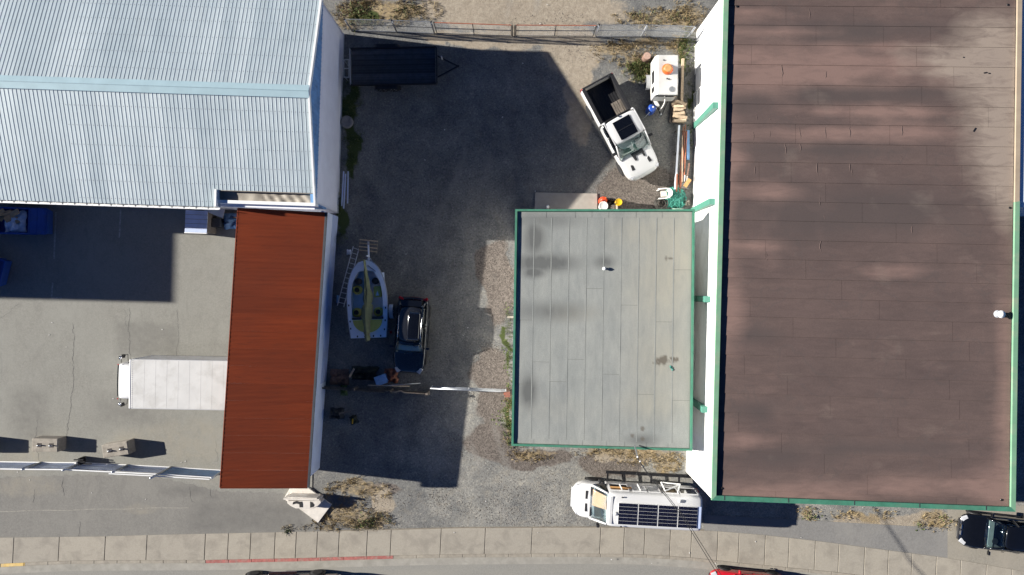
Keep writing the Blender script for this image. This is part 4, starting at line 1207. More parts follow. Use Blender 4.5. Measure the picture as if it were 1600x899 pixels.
for a, b_ in (((-1.25,-1.08,2.35),(-2.15,-1.32,1.75)),((-1.25,-1.08,2.35),(-1.15,-1.36,1.72)),((-1.15,-1.36,1.72),(-2.15,-1.32,1.75)),((-1.9,-1.02,2.35),(-2.15,-1.32,1.75))):
    MB().bar(a, b_, .06, .04).build('awning_frame', M['white_trim'], van)
MB().bar((.95,-1.02,2.33),(1.0,-1.13,1.7), .05, .05).build('awning_arm', M['white_trim'], van)
MB().bar((-.0,-1.02,2.3),(.05,-1.16,1.62), .06, .05).build('awning_arm', M['white_trim'], van)
MB().bar((1.5,-1.02,1.9),(.4,-1.02,1.9), .07, .05).build('wood_trim', M['orange_wood'], van)
MB().bar((1.55,-1.42,.40),(-3.1,-1.42,.40), .15, .06).build('side_step', M['black_metal'], van)
for x in (1.45,.55,-.9,-2.4): MB().bar((x,-.95,.44),(x,-1.40,.40), .10, .05).build('step_bracket', M['black_metal'], van)

# ---- white box truck half under the red roof
p0 = P(204, 600, 3.25)
trk = thing('box_truck', 'white box truck backed under the rust red roof', 'truck', (p0.x,p0.y,0), R(180-1.0))
bx0, bx1 = -6.0, .02
bxz0, bxz1, bhw = 1.05, 3.3, 1.30
MB().b2(bx0, bx1-.06, -bhw, bhw, bxz0, bxz1).build('cargo_box', M['white_panel'], trk, bevel=.03)
fr = MB()
fr.b2(bx1-.058, bx1+.03, -bhw-.012, bhw+.012, bxz0, bxz1+.012)
fr.build('box_front_frame', M['white_trim'], trk, bevel=.03)
for k in range(9):
    MB().b2(-.75-k*.6,-.71-k*.6,-bhw+.03,bhw-.03,bxz1+.0005,bxz1+.0025).build('roof_seam', M['white_panel'], trk)
rv_ = MB()
for k in range(26): rv_.box((bx1-.12, -1.25+k*.1, bxz1+.006), (.05,.03,.012))
rv_.build('roof_rivets', M['grey_panel'], trk)['kind'] = 'stuff'
for s in (-1, 1):
    MB().b2(bx0, bx1-.1, s*(bhw-.02), s*(bhw+.018), bxz1-.10, bxz1-.02).build('box_rail', M['grey_panel'], trk)
cab = []
for x, hw_, zt, zb in ((.10,.98,2.42,.5),(.35,1.0,2.50,.45),(.95,1.0,2.48,.42),(1.22,.99,2.36,.42),(1.34,.97,1.6,.45),(1.42,.93,1.0,.5)):
    cab.append(ring(x, hw_, zb, zt, .03, .96))
MB().loft(cab).build('cab', M['white_paint'], trk, smooth=True, subsurf=1)
MB().b2(.13,.19,-.82,.82,2.50,2.56).build('cab_roof_slot', M['steel_dark'], trk, bevel=.01)
pane(trk, 'windshield', [(1.39,-.88,1.45),(1.39,.88,1.45),(1.28,.86,2.22),(1.28,-.86,2.22)], 'dark_glass', (.03,0,0))
for s in (-1, 1):
    MB().tube([(1.16,s*.98,2.1),(1.14,s*1.36,2.15),(1.14,s*1.38,1.5),(1.2,s*1.0,1.35)], .018, 6).build('mirror_arm', M['black_metal'], trk, smooth=True)
    MB().box((1.12, s*1.33, 2.0), (.10,.20,.34), rz=s*.2).build('mirror', M['black_plastic'], trk, bevel=.03)
    MB().lathe([(.09,-.03),(.10,0),(.0,.03)], 14, (1.16,s*1.26,2.22), axis='Z').build('spot_mirror', M['chrome'], trk, smooth=True)
    pts = [(.85,s*1.003,1.4),(.25,s*1.003,1.4),(.25,s*.99,2.15),(.80,s*.99,2.15)]
    pane(trk, 'side_window', pts if s < 0 else [pts[1],pts[0],pts[3],pts[2]], 'dark_glass')
    wheel(trk, .45, s*.86, .40, .26, 'galvanised'); wheel(trk, -4.3, s*.92, .40, .40, 'galvanised')
    MB().box((1.38, s*.72, .85), (.1,.3,.18)).build('headlight', M['lamp_lens'], trk, bevel=.03)
    MB().box((1.1, s*.93, 2.5), (.05,.05,.04)).build('marker_light', M['tail_red'], trk)
    MB().b2(bx0, .3, s*.38-.06, s*.38+.06, .62, .86).build('chassis_rail', M['black_metal'], trk)
MB().b2(bx0,bx1-.05,-bhw,bhw,bxz0-.12,bxz0-.002).build('box_floor', M['steel_dark'], trk)
MB().b2(1.34,1.47,-.95,.95,.42,.66).build('front_bumper', M['white_paint'], trk, bevel=.03)

# ---- motor boat on its trailer
p = P(575, 468, 1.1)
boat = thing('motor_boat', 'white open motor boat with yellow seats and a green canvas cover', 'boat', (p.x,p.y,.42), R(92))
def hwid(x):                                    # half beam along the boat, x from -2.15 (stern) to 2.2 (bow)
    u = (x+2.15)/4.35
    if u < .48: return .98 + .14*math.sin(min(1,u/.42)*math.pi/2)
    v = (u-.48)/.52
    return 1.12*math.sqrt(max(0, 1-v**2.0))**.95
st = [-2.15 + 4.35*k/22 for k in range(23)]
rings = []
for x in st:
    h_ = max(.02, hwid(x)); sh = .92 + .10*((x+2.15)/4.35)**2; kz = .06 + .35*max(0,(x-.8)/1.4)**2
    rings.append([(x,y,z) for y,z in ((h_,sh),(h_*1.0,sh-.10),(h_*.94,sh-.45),(h_*.72,kz+.16),(0,kz),(-h_*.72,kz+.16),(-h_*.94,sh-.45),(-h_,sh-.10),(-h_,sh))][::-1])
MB().loft(rings, caps=True, closed=False).build('hull', M['gel_white'], boat, smooth=True)
def inner(x):                                   # cockpit half width
    if x < -1.05 or x > 1.55: return 0
    return max(.0, hwid(x) - .24 - .20*max(0,(x-.9)))
dk = MB(); n = 40
xs_ = [-2.15 + 4.35*k/n for k in range(n+1)]
for s in (-1, 1):
    for a, b_ in zip(xs_, xs_[1:]):
        za = .925 + .10*((a+2.15)/4.35)**2; zb2 = .925 + .10*((b_+2.15)/4.35)**2
        ia, ib = inner(a), inner(b_)
        q = [(a,s*ia,za+.03),(b_,s*ib,zb2+.03),(b_,s*hwid(b_),zb2),(a,s*hwid(a),za)]
        dk.add(q if s < 0 else q[::-1], [(0,3,2,1)] if s < 0 else [(0,3,2,1)])
dk.build('deck', M['gel_white'], boat, solid=.0)
MB().b2(-1.06,1.5,-.9,.9,.30,.34).build('cockpit_floor', M['gel_white'], boat)
for s in (-1, 1):
    q = []
    cw = MB()
    for a, b_ in zip(xs_, xs_[1:]):
        if inner(a) > .01 and inner(b_) > .01:
            cw.add([(a,s*inner(a),.34),(b_,s*inner(b_),.34),(b_,s*inner(b_),.96),(a,s*inner(a),.96)], [(0,1,2,3)])
    cw.build('cockpit_liner', M['gel_white'], boat)
    MB().tube([(x, s*(hwid(x)+.005), .90 + .10*((x+2.15)/4.35)**2) for x in xs_ if hwid(x) > .05], .03, 6).build('rub_rail', M['grey_panel'], boat, smooth=True)
# seats
def round_seat(x, y):
    o = MB().lathe([(.22,.40),(.26,.44),(.26,.72),(.22,.78),(0,.78)], 18, (x,y,0)).build('seat', M['boat_yellow'], boat, smooth=True)
    MB().lathe([(.14,.781),(.14,.80),(0,.80)], 18, (x,y,0)).build('seat_pad', M['canvas_dark'], o)
round_seat(.55,.58); round_seat(-.72,-.56); round_seat(-.72,.66)
MB().b2(.10,.72,-.78,-.36,.5,.84).build('bow_seat', M['boat_yellow'], boat, bevel=.06)
MB().add([(.2,-.48,.86),(.48,-.58,.86),(.2,-.66,.86)], [(0,1,2)]).build('seat_inset', M['gel_white'], boat, solid=-.02)
MB().b2(-1.12,-.98,-.88,.88,.34,.98).build('seat_back', M['steel_dark'], boat, bevel=.03)
sp_ = [(-1.14,-.82),(-1.14,.82)] + [(-1.14 - .72*math.sin(a), .82*math.cos(a)) for a in [math.pi*k/14 for k in range(15)]]
MB().prism(sp_[1:] , .955, 1.02).build('sun_pad', M['boat_yellow'], boat, bevel=.02)
for s in (-1, 1):
    MB().lathe([(.0,.5),(.17,.52),(.19,.9),(.10,.99),(0,.99)], 14, (1.02,s*.48,0)).build('speaker_pod', M['black_plastic'], boat, smooth=True)
for (x, y) in ((-1.2,.98),(-1.6,.96),(-.3,1.02),(-1.2,-.98),(-1.7,-.92),(-.5,-1.03),(1.3,.75),(1.35,-.72),(-2.05,.6),(-2.05,-.7),(-2.05,-.3)):
    MB().b2(x-.05,x+.05,y-.03,y+.03,.95,1.0).build('deck_cleat', M['black_metal'], boat)
# canvas cover bunched along the centre line
def cv(u, v):
    x = -2.28 + 4.5*u; wdt = .08 + .26*math.sin(min(1,u*1.15)*math.pi)**.8 * (1 if u < .45 else .55) + (.05 if u < .06 else 0)
    if .44 < u < .62: wdt += .12*math.sin((u-.44)/.18*math.pi)
    y = (v-.5)*2*wdt + .06*math.sin(u*7) - (.10 if .4<u<.65 else .03)*(v-.2)
    z = 1.42 - .42*abs(v-.5)*2*(1.0 if wdt > .2 else .6) - .06*math.sin(u*3.1) + .045*mn.noise(Vector((u*14, v*5, 2))) + .02*math.sin(u*50+v*9)
    return (x, y, z)
MB().grid(cv, 60, 14).build('canvas_cover', M['canvas_green'], boat, smooth=True, solid=.015)
MB().tube([(-2.32,.0,1.43),(-1,.03,1.46),(.3,.03,1.44),(2.2,0,1.20)], .035, 8).build('cover_pole', M['canvas_green'], boat, smooth=True)
MB().bar((1.55,-.55,1.02),(1.9,-.12,1.05),.03,.02).build('strap', M['black_plastic'], boat)
# trailer
tl = thing('boat_trailer', 'galvanised trailer carrying the white motor boat', 'trailer', (p.x,p.y,0), R(92))
for s in (-1, 1):
    MB().bar((-1.9,s*.7,.42),(1.3,s*.55,.42),.08,.10).build('frame_rail', M['galvanised'], tl)
    MB().bar((1.3,s*.55,.42),(2.35,s*.05,.42),.08,.10).build('frame_rail', M['galvanised'], tl)
    wheel(tl, -.75, s*1.16, .29, .18, 'galvanised')
    MB().grid(lambda u, v: (-.75 - .40*math.cos(math.pi*u), s*(1.06+.22*v), .30 + .36*math.sin(math.pi*u)), 10, 1).build('mudguard', M['gel_white'], tl, solid=.01)
    MB().bar((-2.0,s*1.12,.5),(-1.85,s*1.12,.5),.14,.08).build('tail_lamp', M['tail_red'], tl)
MB().bar((-.75,-1.2,.30),(-.75,1.2,.30),.07,.07).build('axle', M['galvanised'], tl)
MB().bar((2.2,0,.44),(3.15,0,.46),.09,.10).build('tongue', M['gel_white'], tl)
MB().bar((2.45,0,.44),(2.45,0,1.05),.08,.08).build('winch_post', M['gel_white'], tl)
MB().box((3.2,0,.47),(.20,.10,.12)).build('coupler', M['galvanised'], tl, bevel=.02)

# ---- flat deck trailer in the shade, top left of the yard
a, b_, c_, d_ = P(549,79,.85), P(681,74,.85), P(681,129,.85), P(549,132,.85)
cx = (a+b_+c_+d_)/4
ft = thing('deck_trailer', 'dark flat deck trailer with long plank floor in the shade', 'trailer', (cx.x,cx.y,0), R(1.0))
fl, fw = 2.42, 1.0
for k in range(14):
    y = -fw + .01 + k*.1418
    MB().b2(-fl+.06, fl-.06, y, y+.132, .80, .85).build('plank', M['deck_black'], ft)
for s in (-1, 1):
    MB().b2(-fl,fl,s*fw,s*(fw+.06),.72,.93).build('side_rail', M['black_metal'], ft)
    for x in (-.72,-.12):
        wheel(ft, x, s*1.12, .33, .2, 'alloy')
    MB().grid(lambda u, v: (-.42 - .75*math.cos(math.pi*u), s*(1.06+.22*v), .42 + .38*min(1,1.6*math.sin(math.pi*u))), 12, 1).build('mudguard', M['black_metal'], ft, solid=.01)
    MB().bar((fl,s*.62,.62),(fl+1.15,s*.03,.60),.07,.10).build('tongue', M['black_metal'], ft)
MB().b2(-fl-.05,-fl,-fw,fw,.70,.95).build('tail_rail', M['galvanised'], ft)
MB().b2(fl,fl+.05,-fw,fw,.70,.93).build('head_rail', M['black_metal'], ft)
MB().bar((fl+.32,.42,.62),(fl+.32,.42,1.1),.06,.06).build('jack', M['galv_light'], ft)
MB().box((fl+1.2,0,.60),(.18,.1,.12)).build('coupler', M['black_metal'], ft)

# ---- small white box trailer with an orange roof lid
q = [P(1029,86,1.85), P(1058,86,1.85), P(1058,148,1.85), P(1019,148,1.5)]
cx = Vector(((q[0].x+q[1].x)/2-.05, (q[0].y+q[2].y)/2, 0))
wt_ = thing('box_trailer', 'small white box trailer with an orange roof vent by the wall', 'trailer', (cx.x,cx.y,0), R(-90.5))
L2 = 1.1; hw2 = .62
rings = []
for x in (-L2, -L2+.05, L2-.05, L2):
    k = 0 if abs(x) < L2-.01 else .02
    rings.append([(x,y,z) for y,z in ((hw2-k,.5),(hw2-k,1.80-k),(hw2-.05,1.85-k),(-hw2+.12,1.85-k),(-hw2-k*-1-.02,1.62),(-hw2+k-.02,.5))])
MB().loft(rings).build('body', M['white_panel'], wt_, bevel=.02)
o = MB().lathe([(.31,1.86),(.29,1.93),(.25,1.98),(.21,2.06),(.12,2.09),(0,2.09)], 20, (-.30,.02,0)).build('roof_vent', M['orange_plastic'], wt_, smooth=True)
MB().lathe([(.205,2.062),(.215,2.075),(.205,2.09),(.14,2.092)], 20, (-.30,.02,0)).build('vent_rim', M['orange_wood'], o, smooth=True)
MB().b2(-.55,.0,.18,.60,1.851,1.862).build('roof_patch', M['grey_panel'], wt_)
MB().lathe([(.155,1.852),(.155,1.875),(.0,1.875)], 20, (.80,.28,0)).build('roof_grille', M['galvanised'], wt_)
for (x, y) in ((-.80,-.18),(.22,.0),(.25,.12)): MB().box((x,y,1.875),(.07,.05,.05)).build('roof_fitting', M['black_plastic'], wt_)
for (x0, x1) in ((-.35,.32),(.55,.82)):
    MB().add([(x0,-hw2-.035,1.0),(x1,-hw2-.035,1.0),(x1,-hw2-.028,1.58),(x0,-hw2-.028,1.58)], [(0,1,2,3)]).build('side_vent', M['black_plastic'], wt_, solid=-.01)
MB().b2(L2-.02,L2+.045,-hw2+.06,hw2-.02,1.55,1.72).build('front_window', M['black_paint'], wt_, bevel=.01)
for s in (-1, 1):
    wheel(wt_, 0, s*.78, .30, .18, 'galvanised')
    MB().grid(lambda u, v: (-.42*math.cos(math.pi*u), s*(.66+.24*v), .34 + .36*math.sin(math.pi*u)), 10, 1).build('mudguard', M['grey_panel'], wt_, solid=.01)
    MB().bar((L2-.1,s*.4,.46),(L2+.85,0,.46),.06,.08).build('tongue', M['black_metal'], wt_)
MB().tube([(L2+.03,.05,1.2),(L2+.25,.04,1.1),(L2+.42,-.02,.9),(L2+.55,-.12,.5)], .03, 6).build('drain_hose', M['white_plastic'], wt_, smooth=True)
MB().bar((L2+.8,-.05,.1),(L2+.8,-.05,.75),.07,.07).build('jack', M['galvanised'], wt_)
# ------------------------------------------------------------------ fences and gates
def wire_mesh(parent, a, b, z0, z1, pitch=.11, w=.0022, mat='galvanised'):
    a, b = Vector(a), Vector(b); d = b-a; L = d.length; d = d.normalized(); h = z1-z0
    nn = Vector((-d.y, d.x, 0)); mb = MB()
    for fam in (1, -1):
        s = -h
        while s < L:
            s0, s1 = max(s, 0), min(s+h, L)
            if s1-s0 > .02:
                za, zb_ = (z0+(s0-s), z0+(s1-s)) if fam > 0 else (z1-(s0-s), z1-(s1-s))
                p, q = a + d*s0 + nn*.004*fam, a + d*s1 + nn*.004*fam
                p.z, q.z = za, zb_
                mb.tube([p, q], w, 3, caps=False)
            s += pitch
    o = mb.build('wire_mesh', M[mat], parent, world=True); o['kind'] = 'stuff'
    return o
def post(parent, x, y, h, r=.045, mat='galvanised', name='post'):
    o = MB().tube([(x,y,0),(x,y,h)], r, 10).build(name, M[mat], parent, world=True, smooth=True)
    MB().lathe([(r*1.25,h-.01),(r*1.2,h+.03),(0,h+.06)], 10, (x,y,0)).build('post_cap', M['black_metal'], o, world=True, smooth=True)
    return o
FZ = 1.8
def gp(px, py): return P(px, py)
# fence line across the top of the yard (ground positions)
F0, F1, F2, G0, GM1, GM2, G1, F3, F4 = gp(550,49), gp(620,50.5), gp(679,53), gp(683,53.5), gp(799,57.5), gp(806,57.5), gp(926,58), gp(1002,57.5), gp(1074,60)
fen = thing('chain_link_fence', 'grey chain link fence at the grassy top left corner of the yard', 'fence', F0)
for q in (F0, F1, F2): post(fen, q.x, q.y, FZ)
for a, b_ in ((F0,F1),(F1,F2)):
    wire_mesh(fen, a, b_, .05, FZ)
    for z in (.08, .95, FZ): MB().tube([(a.x,a.y,z),(b_.x,b_.y,z)], .02, 6).build('rail', M['galvanised' if z != .95 else 'steel_dark'], fen, world=True)
fe2 = thing('chain_link_fence', 'chain link fence panels between the gate and the white warehouse wall', 'fence', F3)
for q in (G1+Vector((.14,0,0)), F3, F4): post(fe2, q.x, q.y, FZ+.05, .05, 'galv_light')
for a, b_ in ((G1+Vector((.14,0,0)),F3),(F3,F4)):
    wire_mesh(fe2, a, b_, .05, FZ)
    for z in (.08, 1.0, FZ): MB().tube([(a.x,a.y,z),(b_.x,b_.y,z)], .022, 6).build('rail', M['galvanised'], fe2, world=True)
def gate(label, a, b_):
    t = thing('wire_gate', label, 'gate', a)
    for z, mt in ((.12,'steel_dark'),(.95,'steel_dark'),(FZ-.05,'rust_rail')):
        MB().tube([(a.x,a.y,z),(b_.x,b_.y,z)], .026, 8).build('rail', M[mt], t, world=True)
    for u in (0, .5, 1):
        q = a.lerp(b_, u); MB().tube([(q.x,q.y,.10),(q.x,q.y,FZ-.03)], .024, 8).build('stile', M['steel_dark'], t, world=True)
    wire_mesh(t, a, b_, .12, FZ-.06)
gate('left leaf of the double wire gate with a rusty red top rail', G0, GM1)
gate('right leaf of the double wire gate with a rusty red top rail', GM2, G1)
lt = thing('gate_post', 'dark steel drop bolts where the two gate leaves meet', 'gate bolt', (GM1+GM2)/2)
for u in (.3, .75):
    q = GM1.lerp(GM2, u); MB().tube([(q.x,q.y,.02),(q.x,q.y,FZ-.1)], .03, 8).build('bolt', M['steel_dark'], lt, world=True)

# long pale pole gate across the middle, and the old timber fence left of it
A, B = P(673,607,1.0), P(790,612,1.0)
pg = thing('pole_gate', 'silver steel pole gate lying across the yard entrance', 'gate', (A.x,A.y,0))
for z, r, dy in ((1.05,.045,.0),(.62,.03,0),(.3,.03,0)):
    MB().tube([(A.x,A.y+dy,z),(B.x,B.y+dy,z)], r, 10).build('rail', M['galvanised'], pg, world=True, smooth=True)
for u in (0,.5,1):
    q = A.lerp(B,u); MB().tube([(q.x,q.y,.15),(q.x,q.y,1.06)], .035, 8).build('stile', M['galv_light'], pg, world=True)
wire_mesh(pg, (A.x,A.y,0), (B.x,B.y,0), .3, 1.0)
q = P(793,612,0); 
gp_ = thing('timber_gate_post', 'stout reddish timber post at the end of the pole gate', 'post', (q.x,q.y,0))
MB().b2(-.13,.13,-.13,.13,0,1.15).build('post', M['log_bark'], gp_, bevel=.02)
MB().b2(-.15,.15,-.15,.15,1.152,1.19).build('post_cap', M['weathered_red'], gp_, bevel=.01)
for zz_ in (.5,.95): MB().box((-.16,0,zz_),(.10,.08,.06)).build('hinge', M['rust_rail'], gp_)
tf = thing('board_fence', 'old dark board fence running from the blue wall towards the gate', 'fence', P(520,606))
a, b_ = P(503,604), P(670,614)
n = 26
for k in range(n):
    u0 = k/n; u1 = (k+.86)/n
    p0_, p1_ = a.lerp(b_,u0), a.lerp(b_,u1); h_ = .95 + rnd.uniform(-.12,.1) - (.35 if k > 18 else 0)
    MB().bar((p0_.x,p0_.y,h_/2),(p1_.x,p1_.y,h_/2), .025, h_).build('board', M['old_lumber'], tf, world=True)
for u in (0,.33,.66,1):
    q = a.lerp(b_,u); MB().b2(q.x-.06,q.x+.06,q.y-.06+.09,q.y+.06+.09,0,1.1).build('post', M['old_lumber'], tf, world=True)
for z in (.3,.75): MB().bar((a.x,a.y+.05,z),(b_.x,b_.y+.05,z),.05,.09).build('rail', M['old_lumber'], tf, world=True)
def pole(name, label, cat, pts, r, mat, group=None):
    o = MB().tube([P(x,y,z) for x,y,z in pts], r, 7).build(name, M[mat], smooth=True)
    return tag(o, label, cat, group)
pole('pole', 'thin pale pole lying behind the blue tub above the board fence', 'pole', [(575,602,.9),(640,604,.75)], .025, 'lumber')
pole('pole', 'slim grey pole lying behind the fence, tip near the pole gate', 'pole', [(600,603,.95),(657,599,.6)], .02, 'galvanised')
pole('branch', 'pale bent branch resting on the end of the board fence', 'branch', [(602,611,1.0),(618,613,1.05),(626,611,1.12),(632,614,1.05),(672,616,1.0)], [.02,.03,.05,.04,.025], 'lumber')

# lot fence at bottom left: rails, slanting posts and panels
LF = [(-60,720.5),(65,722.5),(128,723),(200,726.5),(268,730),(350,735)]
lf = thing('panel_fence', 'pale metal rail fence with white panels along the left car park', 'fence', P(128,723))
pts = [P(*q) for q in LF]
for k, (a, b_) in enumerate(zip(pts, pts[1:])):
    for z, r in ((.06,.04),(1.55,.035),(1.9,.03)):
        if z == 1.9 and k < 3: continue
        MB().tube([(a.x,a.y,z),(b_.x,b_.y,z)], r, 8).build('rail', M['white_trim'], lf, world=True)
    wire_mesh(lf, a, b_, .08, 1.55, .13)
    if k < 4:
        z0_, z1_ = ((.55,1.15) if k in (1,2,3) else (.5,1.2))
        a2, b2_ = a.lerp(b_, .08), a.lerp(b_, .93)
        MB().bar((a2.x,a2.y-.03,(z0_+z1_)/2),(b2_.x,b2_.y-.03,(z0_+z1_)/2), .012, z1_-z0_).build('panel', M['tarp_white'], lf, world=True)
        MB().bar((a2.x,a2.y-.03,.27),(b2_.x,b2_.y-.03,.27), .012, .34).build('panel', M['dado_paint'], lf, world=True)
    else:
        MB().bar((a.x,a.y-.03,.75),(b_.x,b_.y-.03,.75), .012, 1.3).build('panel', M['blue_cladding'], lf, world=True)  # dark blue colour imitates a panel lying in shadow
for k, q in enumerate(pts):
    h_ = (1.6,1.62,1.75,1.62,2.35,1.7)[k]
    MB().tube([(q.x,q.y,0),(q.x,q.y,h_)], .05 if k != 4 else .06, 10).build('post', M['galvanised'], lf, world=True, smooth=True)
q = P(133,718)
gm_ = thing('gate_latch_frame', 'small dark metal latch frame standing at the car park fence', 'latch', (q.x,q.y,0))
for (dx, dy, lx) in ((0,.12,.55),(.22,.0,.30),(.5,-.12,.45)):
    MB().b2(dx-lx/2,dx+lx/2,dy-.03,dy+.03,.55,.62).build('arm', M['black_metal'], gm_)
MB().b2(-.05,.05,-.2,.2,0,.6).build('upright', M['black_metal'], gm_); MB().b2(-.2,-.08,-.08,.02,.4,.7).build('lamp', M['white_plastic'], gm_)

# ------------------------------------------------------------------ concrete blocks
def block(px, py, rz, label):
    p = P(px, py, .78)
    t = thing('concrete_block', label, 'concrete block', (p.x,p.y,0), rz, 'concrete barrier blocks')
    MB().b2(-.74,.74,-.38,.38,0,.78).build('body', M['concrete'], t, bevel=.035)
    MB().b2(-.70,.70,-.34,.34,.7805,.786).build('top_face', M['concrete'], t)
    for x in (-.30, .38):
        MB().b2(x-.13,x+.13,-.12,.12,.7862,.789).build('lifting_pocket', M['bitumen'], t)
        MB().tube([(x-.10,0,.78),(x-.09,0,.88),(x,0,.93),(x+.09,0,.88),(x+.10,0,.78)], .028, 6).build('lifting_loop', M['galvanised'], t, smooth=True)
    return t
block(70, 696, R(-1), 'concrete block with lifting loops, left of the two beside the fence')
block(180, 703, R(9), 'concrete block with lifting loops, turned askew nearer the truck')
block(-38, 697, R(0), 'concrete block just outside the left edge, only its shadow seen')

# ------------------------------------------------------------------ blue skips, crate and clutter under the eave
def skip(label, loc, rz, L=3.0, Wd=1.5, h=1.15):
    t = thing('blue_skip', label, 'skip', loc, rz)
    for s in (-1, 1):
        MB().add([(-L/2,s*Wd/2,h),(L/2,s*Wd/2,h),(L/2-.35,s*Wd/2*.92,.12),(-L/2+.2,s*Wd/2*.92,.12)], [(0,1,2,3)]).build('side', M['blue_bin'], t, solid=.05*s)
        MB().bar((-L/2,s*Wd/2,h),(L/2,s*Wd/2,h),.07,.07).build('rim', M['blue_bin'], t)
        for k in range(4):
            x = -L/2+.5+k*.62
            MB().bar((x,s*(Wd/2+.02),h-.05),(x,s*(Wd/2*.92+.03),.15),.05,.08).build('rib', M['blue_bin'], t)
    MB().add([(L/2,-Wd/2,h),(L/2,Wd/2,h),(L/2-.35,Wd/2*.92,.12),(L/2-.35,-Wd/2*.92,.12)], [(0,1,2,3)]).build('end_plate', M['blue_bin'], t, solid=.05)
    MB().add([(-L/2,-Wd/2,h),(-L/2,Wd/2,h),(-L/2+.2,Wd/2*.92,.12),(-L/2+.2,-Wd/2*.92,.12)], [(3,2,1,0)]).build('end_plate', M['blue_bin'], t, solid=.05)
    MB().b2(-L/2+.2,L/2-.35,-Wd/2*.9,Wd/2*.9,.10,.15).build('floor', M['blue_bin'], t)
    return t
q = P(24,345,1.1)
sk = skip('open blue skip with rubbish and a pale sheet inside, under the eave', (q.x,q.y,0), R(-1.5), 3.5, 1.42, 1.12)
o = MB().b2(.78,1.76,-.72,.72,1.16,1.19).build('lid', M['blue_bin'], sk, bevel=.01)
for k in range(3): MB().bar((.86+k*.4,-.70,1.20),(.86+k*.4,.70,1.20),.05,.02).build('lid_rib', M['blue_bin'], o)
cl = random.Random(8)
def crumple(cx, cy, z, sx, sy, amp, seed, n=22):
    def fn(u, v):
        x, y = (u-.5)*sx, (v-.5)*sy
        e = max(0, 1-(2*abs(u-.5))**3)*max(0, 1-(2*abs(v-.5))**3)
        x += .12*sx*mn.noise(Vector((u*3,v*3,seed))); y += .12*sy*mn.noise(Vector((u*3,v*3,seed+7)))
        return (cx+x, cy+y, z + e*amp*(.6+.9*mn.noise(Vector((u*5,v*5,seed+3)))+.4*mn.noise(Vector((u*12,v*12,seed+5)))))
    return MB().grid(fn, n, n)
base = (q.x, q.y)
tag(crumple(q.x-.15,q.y-.05,.88,1.25,1.15,.30,3).build('plastic_sheet', M['tarp_white'], smooth=True, solid=.01), 'crumpled pale blue plastic sheet in the open skip', 'sheet')
for k in range(9):
    o = MB().box((0,0,0),(cl.uniform(.3,.7),cl.uniform(.15,.35),.06)).build('cardboard_scrap', M['cardboard'])
    o.location = (q.x-.85+cl.uniform(0,.9), q.y+cl.uniform(.0,.5), .95+.03*k); o.rotation_euler = (cl.uniform(-.3,.3),cl.uniform(-.3,.3),cl.uniform(0,3))
    tag(o, 'torn brown cardboard scrap among the rubbish in the open skip', 'cardboard', 'cardboard scraps in the skip')
q2 = P(-38,418,1.1)
skip('blue skip cut off by the left edge of the picture', (q2.x,q2.y,0), R(-14), 3.0, 1.5, 1.15)
# slatted grey crate
q = P(306,346,1.3)
cr = thing('slatted_crate', 'grey blue crate with a slatted lid standing at the building corner', 'crate', (q.x,q.y,0), R(-2))
MB().b2(-.60,.60,-.60,.60,.0,1.22).build('body', M['old_lumber'], cr)
for k in range(5):
    MB().b2(-.62,.62,-.62+k*.25,-.39+k*.25,1.222,1.27).build('slat', M['dado_paint'], cr, bevel=.008)
MB().b2(-.64,.62,-.68,-.625,1.18,1.28).build('edge_strip', M['white_trim'], cr, bevel=.01)
q = P(338,332,1.2)
o = MB().box((0,0,0),(1.1,.5,.03)).build('scrap_sheet', M['grey_panel']); o.location = (q.x-.05,q.y+.1,1.3); o.rotation_euler = (R(14),0,R(-22))
tag(o, 'grey sheet metal panel leaning beside the slatted crate', 'panel')
for (px,py,z,sx,sy,sz,mat,lab,cat,nm) in ((340,349,.35,.6,.5,.7,'steel_dark','dark steel box on the ground right of the slatted crate','box','steel_box'),
        (361,345,.3,.7,.6,.55,'blue_cladding','dark blue bundle in the corner under the red roof edge','bundle','tarp_bundle'),):
    q = P(px,py,z)
    if nm == 'tarp_bundle': o = crumple(q.x,q.y,.05,1.0,.9,.7,9,14).build(nm, M[mat], smooth=True)
    else: o = MB().b2(q.x-sx/2,q.x+sx/2,q.y-sy/2,q.y+sy/2,.03,sz).build(nm, M[mat], bevel=.03)
    tag(o, lab, cat)
q = P(369,340,1.0); o = crumple(q.x,q.y,.05,.35,.35,1.0,4,8).build('paper_sack', M['cardboard'], smooth=True); tag(o, 'pale paper sack at the top left corner of the red roof', 'sack')

# ------------------------------------------------------------------ yard clutter in the shade (left)
def tyre(name, label, px, py, z, r, w, mat='old_rubber', rx=0, group=None):
    p = P(px,py,z)
    t = thing(name, label, 'tyre', (p.x,p.y,0), 0, group)
    o = MB().lathe([(r*.55,-w*.35),(r*.62,-w/2),(r*.92,-w/2),(r,-w*.3),(r,w*.3),(r*.92,w/2),(r*.62,w/2),(r*.55,w*.35)], 26).build('tread', M[mat], t, smooth=True)
    MB().lathe([(r*.555,-w*.34),(r*.60,0),(r*.555,w*.34)], 26).build('inner_lining', M['rubber'], t, smooth=True)
    t.location = (p.x,p.y,z); t.rotation_euler = (rx,0,0)
    return t
tyre('old_tyre', 'worn grey tyre lying against the white wall', 542, 191, .12, .36, .22, 'tyre_grey')
q = P(541,107,.9)
wf = thing('rack_frame', 'small pale metal frame fixed low on the white gable wall', 'frame', (q.x,q.y,0))
for y in (-.5,0,.5): MB().b2(-.14,.14,y-.025,y+.025,.85,.9).build('rung', M['galvanised'], wf)
for x in (-.14,.14): MB().b2(x-.02,x+.02,-.52,.52,.84,.88).build('rail', M['galvanised'], wf)
for y in (-.45,.45): MB().b2(-.12,-.08,y-.02,y+.02,0,.85).build('leg', M['galvanised'], wf)
